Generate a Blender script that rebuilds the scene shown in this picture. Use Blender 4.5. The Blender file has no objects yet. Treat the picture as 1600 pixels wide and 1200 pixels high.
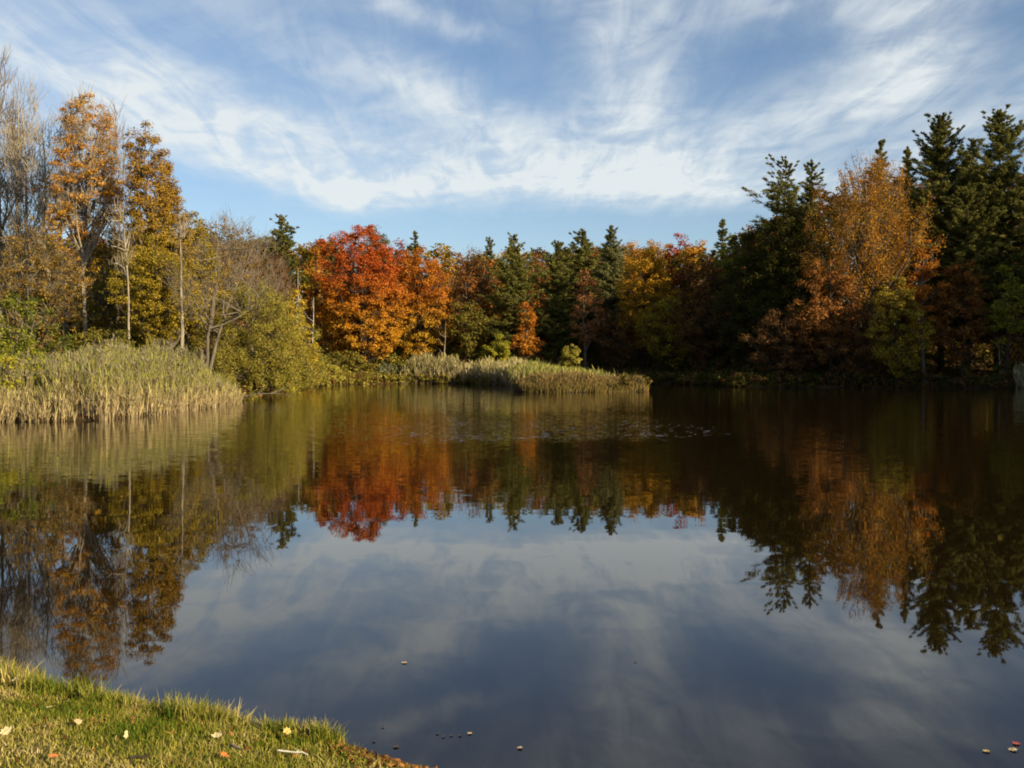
import bpy, math, random
import numpy as np
from mathutils import Vector

C = bpy.context.scene.collection
R_ = math.radians
CAMZ = 2.2
SUN_AZ, SUN_EL = 130.0, 20.0            # degrees clockwise from +Y, degrees up


# ------------------------------------------------------------------ objects
def tag(o, label=None, cat=None, group=None, kind=None):
    if label: o['label'] = label
    if cat: o['category'] = cat
    if group: o['group'] = group
    if kind: o['kind'] = kind
    return o


def mk(name, V, F, mats, parent=None, smooth=False, mi=None):
    """one mesh object from vertex and quad (or triangle) arrays"""
    V = np.asarray(V, np.float32).reshape(-1, 3)
    F = np.asarray(F, np.int32)
    k = F.shape[1]
    me = bpy.data.meshes.new(name)
    me.vertices.add(len(V)); me.vertices.foreach_set('co', V.ravel())
    me.loops.add(F.size); me.loops.foreach_set('vertex_index', F.ravel())
    me.polygons.add(len(F))
    me.polygons.foreach_set('loop_start', np.arange(0, F.size, k, dtype=np.int32))
    if not isinstance(mats, (list, tuple)): mats = [mats]
    for m in mats: me.materials.append(m)
    if mi is not None: me.polygons.foreach_set('material_index', np.asarray(mi, np.int32))
    me.polygons.foreach_set('use_smooth', np.full(len(F), smooth, bool))
    me.update(calc_edges=True)
    o = bpy.data.objects.new(name, me); C.objects.link(o)
    if parent is not None: o.parent = parent
    return o


def empty(name, loc):
    o = bpy.data.objects.new(name, None); C.objects.link(o)
    o.location = loc; o.empty_display_size = .5
    return o


class Bag:
    """collects quads"""
    def __init__(s): s.V, s.F, s.n = [], [], 0

    def add(s, V, F):
        s.V.append(np.asarray(V, np.float32).reshape(-1, 3)); s.F.append(np.asarray(F, np.int64) + s.n); s.n += len(s.V[-1])

    def get(s):
        if not s.V: return np.zeros((0, 3)), np.zeros((0, 4), int)
        return np.concatenate(s.V), np.concatenate(s.F)

    def tube(s, P, rad, sides=6):
        P = np.asarray(P, float); n = len(P)
        T = np.gradient(P, axis=0); T /= np.linalg.norm(T, axis=1)[:, None] + 1e-9
        ref = np.array([1., 0, 0]) if abs(T[:, 2]).mean() > .6 else np.array([0, 0, 1.])
        A = np.cross(T, ref); A /= np.linalg.norm(A, axis=1)[:, None] + 1e-9
        B = np.cross(T, A)
        th = np.arange(sides) * 2 * np.pi / sides
        rad = np.asarray(rad, float)[:, None, None]
        ring = P[:, None, :] + rad * (A[:, None, :] * np.cos(th)[None, :, None] + B[:, None, :] * np.sin(th)[None, :, None])
        i = np.arange(n - 1)[:, None] * sides; j = np.arange(sides)[None, :]; k = (j + 1) % sides
        F = np.stack([i + j, i + k, i + sides + k, i + sides + j], -1).reshape(-1, 4)
        s.add(ring, F)

    def twigs(s, P0, P1, r0, r1, rng, sag=.12):
        """many thin three-sided twigs at once, each with one bend"""
        n = len(P0)
        if n == 0: return
        D = P1 - P0; L = np.linalg.norm(D, axis=1)[:, None] + 1e-9; T = D / L
        A = np.cross(T, unit(rng.normal(size=(n, 3)))); A /= np.linalg.norm(A, axis=1)[:, None] + 1e-9
        B = np.cross(T, A)
        M = P0 + D * .55 + rng.normal(size=(n, 3)) * sag * L * .5
        r0 = np.broadcast_to(np.asarray(r0, float).reshape(-1, 1), (n, 1)); r1 = np.broadcast_to(np.asarray(r1, float).reshape(-1, 1), (n, 1))
        rings = []
        for Pp, rr in ((P0, r0), (M, (r0 + r1) / 2), (P1, r1)):
            for a in (0, 2.094, 4.189):
                rings.append(Pp + rr * (A * math.cos(a) + B * math.sin(a)))
        V = np.stack(rings, 1)
        f = []
        for q in (0, 3):
            for a in range(3):
                b = (a + 1) % 3
                f.append((q + a, q + b, q + 3 + b, q + 3 + a))
        F = (np.arange(n)[:, None, None] * 9 + np.array(f)[None]).reshape(-1, 4)
        s.add(V.reshape(-1, 3), F)

    def leaves(s, P, N, L, W, rng, T=None, fold=.12):
        n = len(P)
        if n == 0: return
        N = unit(N)
        T = np.cross(N, unit(rng.normal(size=(n, 3)))) if T is None else np.cross(np.cross(N, T), N)
        T = unit(T); Bn = np.cross(N, T)
        L = np.broadcast_to(np.asarray(L, float).reshape(-1, 1), (n, 1)); W = np.broadcast_to(np.asarray(W, float).reshape(-1, 1), (n, 1))
        V = np.stack([P - T * L * .5, P + Bn * W * .5 - N * L * fold, P + T * L * .5, P - Bn * W * .5 - N * L * fold], 1)
        F = np.arange(n * 4).reshape(n, 4)
        s.add(V.reshape(-1, 3), F)


def unit(a): return a / (np.linalg.norm(a, axis=-1, keepdims=True) + 1e-9)


# ------------------------------------------------------------------ materials
class NT:
    def __init__(s, tree): s.t = tree

    def n(s, typ, **kw):
        nd = s.t.nodes.new(typ)
        for k, v in kw.items(): setattr(nd, k, v)
        return nd

    def put(s, sock, v):
        if isinstance(v, bpy.types.NodeSocket): s.t.links.new(v, sock)
        elif v is not None: sock.default_value = v

    def m(s, op, a, b=None, c=None, clamp=False):
        nd = s.n('ShaderNodeMath', operation=op, use_clamp=clamp)
        s.put(nd.inputs[0], a); s.put(nd.inputs[1], b); s.put(nd.inputs[2], c)
        return nd.outputs[0]

    def v(s, op, a, b=None):
        nd = s.n('ShaderNodeVectorMath', operation=op)
        s.put(nd.inputs[0], a)
        if op == 'SCALE': s.put(nd.inputs[3], b)
        else: s.put(nd.inputs[1], b)
        return nd.outputs[0]

    def xyz(s, x, y, z):
        nd = s.n('ShaderNodeCombineXYZ')
        for i, q in enumerate((x, y, z)): s.put(nd.inputs[i], q)
        return nd.outputs[0]

    def noise(s, vec, scale, detail=3, rough=.55, dist=0., out=0):
        nd = s.n('ShaderNodeTexNoise')
        s.put(nd.inputs['Vector'], vec); s.put(nd.inputs['Scale'], scale); nd.inputs['Detail'].default_value = detail
        nd.inputs['Roughness'].default_value = rough; nd.inputs['Distortion'].default_value = dist
        return nd.outputs[out]

    def ramp(s, f, stops, interp='LINEAR'):
        nd = s.n('ShaderNodeValToRGB'); cr = nd.color_ramp; cr.interpolation = interp
        while len(cr.elements) < len(stops): cr.elements.new(.5)
        for e, (p, c) in zip(cr.elements, stops):
            e.position = p; e.color = (c[0], c[1], c[2], 1)
        s.put(nd.inputs[0], f)
        return nd.outputs[0]

    def mix(s, f, a, b, blend='MIX'):
        nd = s.n('ShaderNodeMix', data_type='RGBA', blend_type=blend)
        s.put(nd.inputs[0], f)
        for i, q in ((6, a), (7, b)):
            s.put(nd.inputs[i], (q[0], q[1], q[2], 1) if isinstance(q, tuple) else q)
        return nd.outputs[2]

    def mapr(s, f, a, b, c=0., d=1., smooth=True):
        nd = s.n('ShaderNodeMapRange', interpolation_type='SMOOTHSTEP' if smooth else 'LINEAR')
        for i, q in enumerate((f, a, b, c, d)): s.put(nd.inputs[i], q)
        return nd.outputs[0]


def newmat(name):
    m = bpy.data.materials.new(name); m.use_nodes = True
    m.node_tree.nodes.clear()
    return m, NT(m.node_tree)


def finish(m, t, bsdf):
    out = t.n('ShaderNodeOutputMaterial'); t.t.links.new(bsdf, out.inputs[0]); return m


def leaf_mat(name, cols, low=None, zr=None, trans=.28, scale=.33, jit=.35):
    """leaf colours: a ramp walked by clump noise and by chance per leaf; low/zr: a second ramp for the leaves lower on the tree"""
    m, t = newmat(name)
    tc = t.n('ShaderNodeTexCoord').outputs['Object']
    oi = t.n('ShaderNodeObjectInfo'); geo = t.n('ShaderNodeNewGeometry')
    vec = t.v('ADD', tc, t.v('SCALE', (31.7, 17.3, 9.1), oi.outputs['Random']))
    nz = t.noise(vec, scale, 3, .6)
    rnd = geo.outputs['Random Per Island']
    f = t.m('ADD', t.m('MULTIPLY_ADD', t.m('SUBTRACT', nz, .5), 1.9, .5), t.m('MULTIPLY', t.m('SUBTRACT', rnd, .5), .55), clamp=True)
    col = t.ramp(f, [(i / max(1, len(cols) - 1), c) for i, c in enumerate(cols)])
    if low:
        col2 = t.ramp(f, [(i / max(1, len(low) - 1), c) for i, c in enumerate(low)])
        z = t.n('ShaderNodeSeparateXYZ'); t.put(z.inputs[0], tc)
        zz = t.m('ADD', z.outputs[2], t.m('MULTIPLY', t.m('SUBTRACT', nz, .5), (zr[1] - zr[0]) * 1.1))
        col = t.mix(t.mapr(zz, zr[0], zr[1]), col2, col)
    jv = t.m('MULTIPLY_ADD', rnd, jit * 2, 1 - jit)
    col = t.v('SCALE', col, jv)
    d = t.n('ShaderNodeBsdfDiffuse'); t.put(d.inputs[0], col)
    tr = t.n('ShaderNodeBsdfTranslucent'); t.put(tr.inputs[0], col)
    mx = t.n('ShaderNodeMixShader'); mx.inputs[0].default_value = trans
    t.t.links.new(d.outputs[0], mx.inputs[1]); t.t.links.new(tr.outputs[0], mx.inputs[2])
    return finish(m, t, mx.outputs[0])


def bark_mat(name, a, b, scale=6.):
    m, t = newmat(name)
    tc = t.n('ShaderNodeTexCoord').outputs['Object']
    nz = t.noise(t.v('MULTIPLY', tc, (1, 1, .25)), scale, 5, .65)
    pt = t.noise(tc, .8, 2, .5)
    col = t.mix(t.mapr(t.m('ADD', nz, t.m('MULTIPLY', t.m('SUBTRACT', pt, .5), .6)), .3, .7), a, b)
    d = t.n('ShaderNodeBsdfDiffuse'); t.put(d.inputs[0], col); d.inputs[1].default_value = .6
    return finish(m, t, d.outputs[0])


def straw_mat(name, low, high, z0, z1, jit=.3, trans=.25):
    """reed and sedge: dry below, greener above, each blade its own tone"""
    m, t = newmat(name)
    geo = t.n('ShaderNodeNewGeometry'); rnd = geo.outputs['Random Per Island']
    z = t.n('ShaderNodeSeparateXYZ'); t.put(z.inputs[0], geo.outputs['Position'])
    nz = t.noise(geo.outputs['Position'], .22, 3, .6)
    big = t.m('MULTIPLY', t.m('SUBTRACT', nz, .5), 2.4)
    zz = t.m('ADD', z.outputs[2], t.m('ADD', t.m('MULTIPLY', t.m('SUBTRACT', rnd, .5), (z1 - z0) * .8), t.m('MULTIPLY', big, (z1 - z0) * .6)))
    a = t.ramp(t.m('FRACT', t.m('MULTIPLY', rnd, 7.3)), [(i / (len(low) - 1), c) for i, c in enumerate(low)])
    b = t.ramp(t.m('FRACT', t.m('MULTIPLY', rnd, 11.9)), [(i / (len(high) - 1), c) for i, c in enumerate(high)])
    col = t.mix(t.mapr(zz, z0, z1), a, b)
    col = t.v('SCALE', col, t.m('MULTIPLY_ADD', t.m('FRACT', t.m('MULTIPLY', rnd, 23.1)), jit * 2, 1 - jit))
    d = t.n('ShaderNodeBsdfDiffuse'); t.put(d.inputs[0], col)
    tr = t.n('ShaderNodeBsdfTranslucent'); t.put(tr.inputs[0], col)
    mx = t.n('ShaderNodeMixShader'); mx.inputs[0].default_value = trans
    t.t.links.new(d.outputs[0], mx.inputs[1]); t.t.links.new(tr.outputs[0], mx.inputs[2])
    return finish(m, t, mx.outputs[0])


M = {}
M['maple_red'] = leaf_mat('leaves_red_to_gold', [(.30, .05, .014), (.42, .085, .018), (.48, .15, .022)],
                          [(.44, .15, .016), (.52, .24, .022), (.56, .32, .035)], (5.5, 15.5))
M['maple_orange'] = leaf_mat('leaves_orange_to_gold', [(.38, .09, .016), (.46, .15, .02), (.50, .21, .026)],
                             [(.38, .17, .018), (.48, .26, .025), (.52, .33, .04)], (6., 12.5))
M['orange'] = leaf_mat('leaves_orange', [(.30, .085, .016), (.42, .15, .022), (.48, .22, .03)])
M['rust'] = leaf_mat('leaves_rust', [(.19, .075, .022), (.28, .11, .028), (.34, .16, .04)])
M['rusty_oak'] = leaf_mat('leaves_rust_over_olive', [(.26, .13, .024), (.34, .19, .03), (.34, .22, .04)], [(.19, .15, .022), (.28, .21, .026), (.42, .28, .035)], (9., 16.))
M['tawny'] = leaf_mat('leaves_tawny', [(.32, .13, .02), (.42, .19, .026), (.42, .25, .04)])
M['gold'] = leaf_mat('leaves_gold', [(.36, .17, .016), (.50, .26, .022), (.54, .33, .04)])
M['yellow'] = leaf_mat('leaves_yellow', [(.30, .20, .022), (.44, .30, .03), (.50, .37, .05)])
M['olive'] = leaf_mat('leaves_olive', [(.10, .09, .02), (.16, .135, .025), (.23, .18, .03)])
M['olivegold'] = leaf_mat('leaves_olive_gold', [(.17, .135, .02), (.30, .22, .025), (.44, .30, .035)])
M['goldorange'] = leaf_mat('leaves_gold_orange', [(.38, .15, .02), (.50, .23, .028), (.52, .30, .04)])
M['willow'] = leaf_mat('leaves_willow', [(.24, .21, .035), (.35, .30, .05), (.44, .36, .065)], scale=.5, trans=.38)
M['green'] = leaf_mat('leaves_green', [(.06, .085, .015), (.11, .13, .02), (.20, .20, .025)])
M['lime'] = leaf_mat('leaves_green_yellow', [(.13, .15, .018), (.24, .23, .022), (.34, .28, .03)])
M['brown'] = leaf_mat('leaves_brown', [(.11, .055, .022), (.17, .085, .03), (.22, .12, .04)])
M['dullbrown'] = leaf_mat('leaves_dull_brown', [(.16, .10, .026), (.25, .16, .032), (.36, .22, .04)])
M['pinkbrown'] = leaf_mat('leaves_faded_pink', [(.24, .10, .045), (.32, .14, .05), (.36, .18, .06)])
M['red'] = leaf_mat('leaves_red', [(.28, .04, .022), (.38, .065, .028), (.44, .12, .035)])
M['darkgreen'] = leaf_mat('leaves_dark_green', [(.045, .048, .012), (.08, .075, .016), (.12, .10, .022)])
M['pine'] = leaf_mat('needles_pine', [(.085, .095, .025), (.165, .16, .04), (.24, .215, .055)], trans=.28)
M['greypine'] = leaf_mat('needles_grey_green', [(.11, .115, .045), (.18, .175, .065), (.24, .22, .09)], trans=.28)
M['palegreen'] = leaf_mat('leaves_pale_grey_green', [(.10, .11, .055), (.15, .15, .075), (.20, .19, .09)])
M['litter'] = leaf_mat('leaves_litter', [(.10, .05, .02), (.22, .10, .03), (.34, .16, .05)], scale=2.)
M['bark_grey'] = bark_mat('bark_grey', (.09, .075, .055), (.20, .165, .12))
M['bark_pale'] = bark_mat('bark_pale', (.20, .165, .115), (.40, .34, .25))
M['bark_dark'] = bark_mat('bark_dark', (.035, .028, .02), (.08, .062, .045))
M['bark_white'] = bark_mat('bark_white', (.42, .39, .33), (.66, .62, .54))
M['twig'] = bark_mat('bark_twig', (.15, .115, .08), (.26, .205, .15))


# ------------------------------------------------------------------ terrain
POND = np.array([(8, 3.6), (3, 4.2), (.6, 4.85), (-.05, 5.18), (-.38, 5.42), (-.78, 5.68), (-1.02, 5.9), (-1.3, 5.98), (-1.6, 6.1), (-2.0, 6.32), (-2.41, 6.5),
                 (-3.0, 6.8), (-3.5, 7.05), (-6, 8.8), (-14, 18), (-25, 33), (-23.5, 40), (-20.5, 42.2), (-17.3, 42.6), (-16.9, 46), (-16.8, 52.5), (-17.3, 63),
                 (-20, 80), (-23, 100), (-24.5, 121), (-21.5, 138), (-14.7, 144), (-5.5, 141), (-.5, 128), (.6, 100), (1.2, 93.2), (4, 92.2), (8, 93), (12, 94.8),
                 (12.6, 97), (10, 104), (9, 122), (10, 138), (15, 143), (22, 138), (26, 119), (36, 116.5), (46, 113), (55, 110), (63, 98), (69, 84), (74, 66), (73, 40), (50, 12), (20, 6.5)], float)


def sdf(x, y):
    """distance to the shore, negative over the water"""
    x = np.asarray(x, float); y = np.asarray(y, float)
    d = np.full(x.shape, 1e9); ins = np.zeros(x.shape, bool)
    n = len(POND)
    for i in range(n):
        ax, ay = POND[i]; bx, by = POND[(i + 1) % n]
        ex, ey = bx - ax, by - ay
        t = np.clip(((x - ax) * ex + (y - ay) * ey) / (ex * ex + ey * ey), 0, 1)
        d = np.minimum(d, np.hypot(x - ax - t * ex, y - ay - t * ey))
        if ay != by:
            c = ((ay > y) != (by > y)) & (x < ex * (y - ay) / ey + ax)
            ins ^= c
    return np.where(ins, -d, d)


_nr = np.random.default_rng(3)
_NK = [(k * np.cos(a), k * np.sin(a), p, w) for k, w in ((.05, .5), (.11, .3), (.23, .2), (.7, .07), (1.7, .03)) for a, p in zip(_nr.uniform(0, 6.28, 3), _nr.uniform(0, 6.28, 3))]


def ground(x, y):
    x = np.asarray(x, float); y = np.asarray(y, float)
    d = sdf(x, y)
    nz = sum(w * np.sin(kx * x + ky * y + p) for kx, ky, p, w in _NK)
    w = np.clip((24 - y) / 14, 0, 1); w = w * w * (3 - 2 * w)
    dp = np.maximum(d, 0)
    lawn = .07 + .085 * np.minimum(dp, 9) + .012 * nz * np.minimum(dp * 2, 1)
    wood = .12 + .9 * (1 - np.exp(-dp / 9)) + .10 * np.maximum(dp - 6, 0) + .25 * nz * np.minimum(dp / 8, 1)
    out = w * lawn + (1 - w) * wood
    spit = ((x > -3) & (x < 13) & (y > 90) & (y < 126))
    out = np.where(spit, np.minimum(out, .30), out)
    far = np.hypot(x, y - 80)
    out = np.minimum(out, 11.) - np.clip((far - 400) / 600, 0, 1) * 4
    und = np.maximum(d * .55, -1.6)
    return np.where(d > 0, out * np.clip(.35 + d / .25, 0, 1), und)


def gz(x, y): return float(ground(np.array([x]), np.array([y]))[0])


def lines(*segs):
    out = []
    for a, b, st in segs: out += list(np.arange(a, b - 1e-6, st))
    return np.array(out + [segs[-1][1]])


gx = lines((-2500, -500, 250), (-500, -140, 40), (-140, -40, 4), (-40, -7, 1.2), (-7, 1.5, .09), (1.5, 16, .9), (16, 100, 2.5), (100, 180, 8), (180, 500, 40), (500, 2500, 250))
gy = lines((-2500, -300, 250), (-300, -20, 40), (-20, 1, 2), (1, 4, .5), (4, 9.6, .09), (9.6, 40, 1.2), (40, 150, 1.6), (150, 260, 6), (260, 500, 40), (500, 3000, 250))
X, Y = np.meshgrid(gx, gy)
Z = ground(X, Y)
ny, nx = X.shape
I = np.arange(ny * nx).reshape(ny, nx)
F = np.stack([I[:-1, :-1], I[:-1, 1:], I[1:, 1:], I[1:, :-1]], -1).reshape(-1, 4)
m, t = newmat('soil_and_litter')
pos = t.n('ShaderNodeNewGeometry').outputs['Position']
sp = t.n('ShaderNodeSeparateXYZ'); t.put(sp.inputs[0], pos)
n1 = t.noise(pos, 1.1, 5, .65); n2 = t.noise(pos, 14, 4, .6); n3 = t.noise(pos, 60, 2, .6)
wood = t.ramp(n1, [(.3, (.05, .035, .018)), (.5, (.10, .06, .025)), (.7, (.15, .085, .03))])
lawn = t.ramp(t.m('MULTIPLY_ADD', n2, .6, t.m('MULTIPLY', n1, .4)), [(.3, (.05, .05, .014)), (.48, (.12, .11, .026)), (.66, (.24, .18, .06))])
lawn = t.v('SCALE', lawn, t.m('MULTIPLY_ADD', n3, 1.2, .4))
mud = t.ramp(n2, [(.3, (.035, .026, .016)), (.7, (.085, .06, .035))])
col = t.mix(t.mapr(t.m('ADD', sp.outputs[1], t.m('MULTIPLY', n1, 4)), 16, 24), lawn, wood)
col = t.mix(t.mapr(t.m('ADD', sp.outputs[2], t.m('MULTIPLY', t.m('SUBTRACT', n2, .5), .08)), .03, .10), mud, col)
b = t.n('ShaderNodeBump'); b.inputs['Strength'].default_value = .6; b.inputs['Distance'].default_value = .03; t.put(b.inputs['Height'], n3)
d = t.n('ShaderNodeBsdfDiffuse'); t.put(d.inputs[0], col); t.put(d.inputs['Normal'], b.outputs[0])
tag(mk('ground', np.stack([X, Y, Z], -1), F, finish(m, t, d.outputs[0]), smooth=True), 'grassy bank and leaf strewn wooded shore around the pond', 'ground', kind='structure')

# ------------------------------------------------------------------ water
m, t = newmat('pond_water')
pos = t.n('ShaderNodeNewGeometry').outputs['Position']
sp = t.n('ShaderNodeSeparateXYZ'); t.put(sp.inputs[0], pos)
yy = sp.outputs[1]; xx = sp.outputs[0]
patch = t.noise(t.v('MULTIPLY', pos, (.06, .12, 1)), 1., 3, .6)
breeze = t.m('MULTIPLY', t.mapr(t.m('ADD', yy, t.m('MULTIPLY', patch, 14)), 35, 42), t.mapr(t.m('ADD', yy, t.m('MULTIPLY', patch, 14)), 62, 48))
breeze = t.m('MULTIPLY', breeze, t.m('MULTIPLY', t.mapr(xx, -10, -3), t.mapr(xx, 13, 5)))
far = t.mapr(yy, 13, 32)
amp_s = t.m('ADD', t.m('MULTIPLY_ADD', far, .10, .0014), t.m('MULTIPLY', breeze, .18))
rip = t.noise(t.v('MULTIPLY', pos, (3.0, 8.0, 1)), 1., 2, .55, out=1)
swl = t.noise(t.v('MULTIPLY', pos, (.35, 1.3, 1)), 1., 2, .5, out=1)
rip = t.v('SUBTRACT', rip, (.5, .5, .5)); swl = t.v('SUBTRACT', swl, (.5, .5, .5))
nv = t.v('ADD', t.v('SCALE', rip, amp_s), t.v('SCALE', swl, t.m('MULTIPLY_ADD', far, .006, .0085)))
nv = t.v('NORMALIZE', t.v('ADD', t.v('MULTIPLY', nv, (.5, 1, 0)), (0, 0, 1)))
p = t.n('ShaderNodeBsdfPrincipled')
p.inputs['Base Color'].default_value = (.011, .0065, .002, 1); p.inputs['Roughness'].default_value = .015; p.inputs['IOR'].default_value = 1.36
t.put(p.inputs['Normal'], nv)
wm = finish(m, t, p.outputs[0])
tag(mk('water', [(-40, 2, 0), (110, 2, 0), (110, 160, 0), (-40, 160, 0)], [(0, 1, 2, 3)], wm), 'still dark pond reflecting the autumn trees and the sky', 'pond', kind='structure')


# ------------------------------------------------------------------ trees
def lobes(rng, k=5):
    a = rng.uniform(.06, .17, k); kk = rng.integers(1, 6, k); ph = rng.uniform(0, 6.28, k); mz = rng.uniform(-5, 5, k)
    return lambda th, tz: 1 + sum(a[i] * np.cos(kk[i] * th + ph[i] + mz[i] * tz) for i in range(k))


PROF = {
    'oval': lambda t: np.sin(np.pi * np.clip(t, 0.02, .995) ** .80) ** .62,
    'round': lambda t: np.sqrt(np.clip(1 - (2 * t - 1) ** 2, .02, 1)),
    'cone': lambda t: np.clip(1.05 * (1 - t) ** .75 * np.clip(t * 7, .3, 1), .06, 1),
    'vase': lambda t: np.clip(.30 + .75 * t ** .9, 0, 1) * np.sqrt(np.clip(1 - t ** 4, .03, 1)),
    'dome': lambda t: np.sqrt(np.clip(1 - t ** 2.2, .02, 1)),
    'column': lambda t: .9 * np.clip(t * 6, .4, 1) * np.sqrt(np.clip(1 - t ** 3, .04, 1)),
}


def leaf_cloud(bag, rng, Cn, rc, leaf, nl, flat=.65, axis=None, asp=.62, upn=.55, tdir=None):
    """leaves packed through clumps at Cn, facing outward and up"""
    k = len(Cn)
    idx = np.repeat(np.arange(k), nl)
    n = len(idx)
    d = unit(rng.normal(size=(n, 3))) * (rng.uniform(0, 1, n) ** .45)[:, None]
    sc = rc * rng.uniform(.65, 1.3, k)
    off = d * sc[idx][:, None] * np.array([1, 1, flat])
    P = Cn[idx] + off
    out = unit(Cn - (axis if axis is not None else Cn.mean(0)))
    N = d * .9 + out[idx] * .35 + np.array([0, 0, upn]) + rng.normal(size=(n, 3)) * .55
    L = leaf * rng.uniform(.6, 1.35, n)
    T = None
    if tdir is not None: T = rng.normal(size=(n, 3)) * .5 + tdir
    bag.leaves(P, N, L, L * asp * rng.uniform(.75, 1.25, n), rng, T)


def decid(rng, H, zb, R, prof='oval', rc=.95, leaf=.33, nl=55, dens=1., flat=.65, lean=(0, 0), asc=.75, r0=None, twig=0, leafy=1., inner=.35,
          stems=1, twl=1.4, tup=.6, tr=.018, asp=.62, topleaf=None, spire=0):
    Hc = H - zb
    lob = lobes(rng)
    n = int(np.clip(dens * R * R * Hc / rc ** 3 * .42, 26, 760))
    tz = rng.uniform(.0, 1, n * 3); w = PROF[prof](tz) ** 1.5
    tz = tz[rng.uniform(0, 1, n * 3) < w / w.max()][:n]; n = len(tz)
    th = rng.uniform(0, 6.283, n); rr = np.sqrt(rng.uniform(inner ** 2, 1, n))
    rad = np.maximum(R - rc * .7, R * .4) * PROF[prof](tz) * lob(th, tz) * rr
    leanv = np.array([lean[0], lean[1]])
    z = zb + rc * .4 + tz * (Hc - rc * .8)
    Cn = np.stack([np.cos(th) * rad, np.sin(th) * rad, z], 1)
    Cn[:, :2] += leanv * (z / H)[:, None] ** 1.3
    wood, crown = Bag(), Bag()
    r0 = r0 or H * .0125 + .05
    top = zb + Hc * .8
    k = 9; tt = np.linspace(0, 1, k)
    trunks = []
    for sidx in range(stems):
        T = np.zeros((k, 3)); T[:, 2] = tt * top - .3 * (tt == 0)
        wob = np.cumsum(rng.normal(size=(k, 2)), 0) * H * .006; wob[0] = 0
        T[:, :2] = wob + leanv * ((T[:, 2].clip(0) / H) ** 1.3)[:, None]
        if stems > 1:
            a = 6.283 * sidx / stems + rng.uniform(-.4, .4); s = R * rng.uniform(.25, .55)
            T[:, 0] += np.cos(a) * s * tt ** 1.2; T[:, 1] += np.sin(a) * s * tt ** 1.2
        rad_t = (r0 / stems ** .5) * (1 - .82 * tt) * np.where(tt == 0, 1.35, 1)
        wood.tube(T, rad_t, 8); trunks.append((T, rad_t))
    nlimb = max(8, n // 8)
    li = rng.permutation(n)[:nlimb]
    pts = []
    for i in li:
        T, rt = trunks[rng.integers(stems)]
        E = Cn[i]
        q = np.interp(E[2], T[:, 2], T[:, 0]), np.interp(E[2], T[:, 2], T[:, 1])
        dist = math.hypot(E[0] - q[0], E[1] - q[1])
        za = np.clip(E[2] - dist * asc - rng.uniform(0, .12) * Hc, min(zb * .8, H * .5), top * .97)
        if za <= min(zb * .8, H * .5) + .01: za += rng.uniform(0, .42) * (min(E[2], top * .95) - za)
        A = np.array([np.interp(za, T[:, 2], T[:, 0]), np.interp(za, T[:, 2], T[:, 1]), za])
        ra = np.interp(za, T[:, 2], rt) * .55
        Cc = A + (E - A) * np.array([.6, .6, .38]) + rng.normal(size=3) * .05 * dist
        s = np.linspace(0, 1, 6)[:, None]
        Pb = (1 - s) ** 2 * A + 2 * s * (1 - s) * Cc + s * s * E
        wood.tube(Pb, ra * (1 - s[:, 0]) ** .8 + .022, 5)
        pts.append(Pb[2:])
    pts = np.concatenate(pts)
    rest = np.setdiff1d(np.arange(n), li)
    if len(rest):
        dd = ((Cn[rest][:, None, :] - (pts + np.array([0, 0, .3]))[None]) ** 2).sum(-1)
        src = pts[dd.argmin(1)]
        wood.twigs(src, Cn[rest], .05, .018, rng, .2)
    if twig:
        idx = np.repeat(np.arange(n), twig)
        ax = np.stack([np.interp(Cn[:, 2], T[:, 2], T[:, 0]), np.interp(Cn[:, 2], T[:, 2], T[:, 1]), Cn[:, 2] - 1.2 * R * .5], 1)
        o = unit(Cn - ax)[idx]
        D = unit(o * .8 + np.array([0, 0, tup]) + rng.normal(size=(len(idx), 3)) * .42)
        L = rc * twl * rng.uniform(.5, 1.3, len(idx))
        S = Cn[idx] + rng.normal(size=(len(idx), 3)) * rc * .35
        wood.twigs(S, S + D * L[:, None], tr, tr * .35, rng, .16)
    axis = np.stack([leanv[0] * Cn[:, 2] / H, leanv[1] * Cn[:, 2] / H, zb + .35 * Hc + 0 * Cn[:, 2]], 1)
    if leafy > 0:
        keep = np.arange(n)
        if leafy < 1: keep = rng.permutation(n)[:int(n * leafy)]
        if topleaf is not None:
            keep = np.array([i for i in range(n) if topleaf(Cn[i], tz[i])], int)
        if len(keep): leaf_cloud(crown, rng, Cn[keep], rc, leaf, nl, flat, axis[keep], asp)
    if spire:
        for q in range(spire):
            a = rng.uniform(0, 6.283); rr_ = R * rng.uniform(0, .75)
            E = np.array([np.cos(a) * rr_, np.sin(a) * rr_, H * (1 - .10 * (rr_ / R) - rng.uniform(0, .07))])
            E[:2] += leanv
            L = rng.uniform(2.0, 3.6); s = np.linspace(0, 1, 5)[:, None]
            base = E - np.array([np.cos(a) * L * .3, np.sin(a) * L * .3, L])
            wood.tube(base * (1 - s) + E * s, .03 * (1 - s[:, 0]) + .01, 4)
            m_ = 60
            ss = rng.uniform(.1, 1.0, m_)[:, None]
            P = base * (1 - ss) + E * ss + rng.normal(size=(m_, 3)) * .30 * (1.15 - ss)
            crown.leaves(P, rng.normal(size=(m_, 3)) + np.array([0, 0, .3]), leaf * rng.uniform(.6, 1.1, m_), leaf * .5, rng, rng.normal(size=(m_, 3)) * .4 + np.array([0, 0, 1.]))
    return wood, crown


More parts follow.
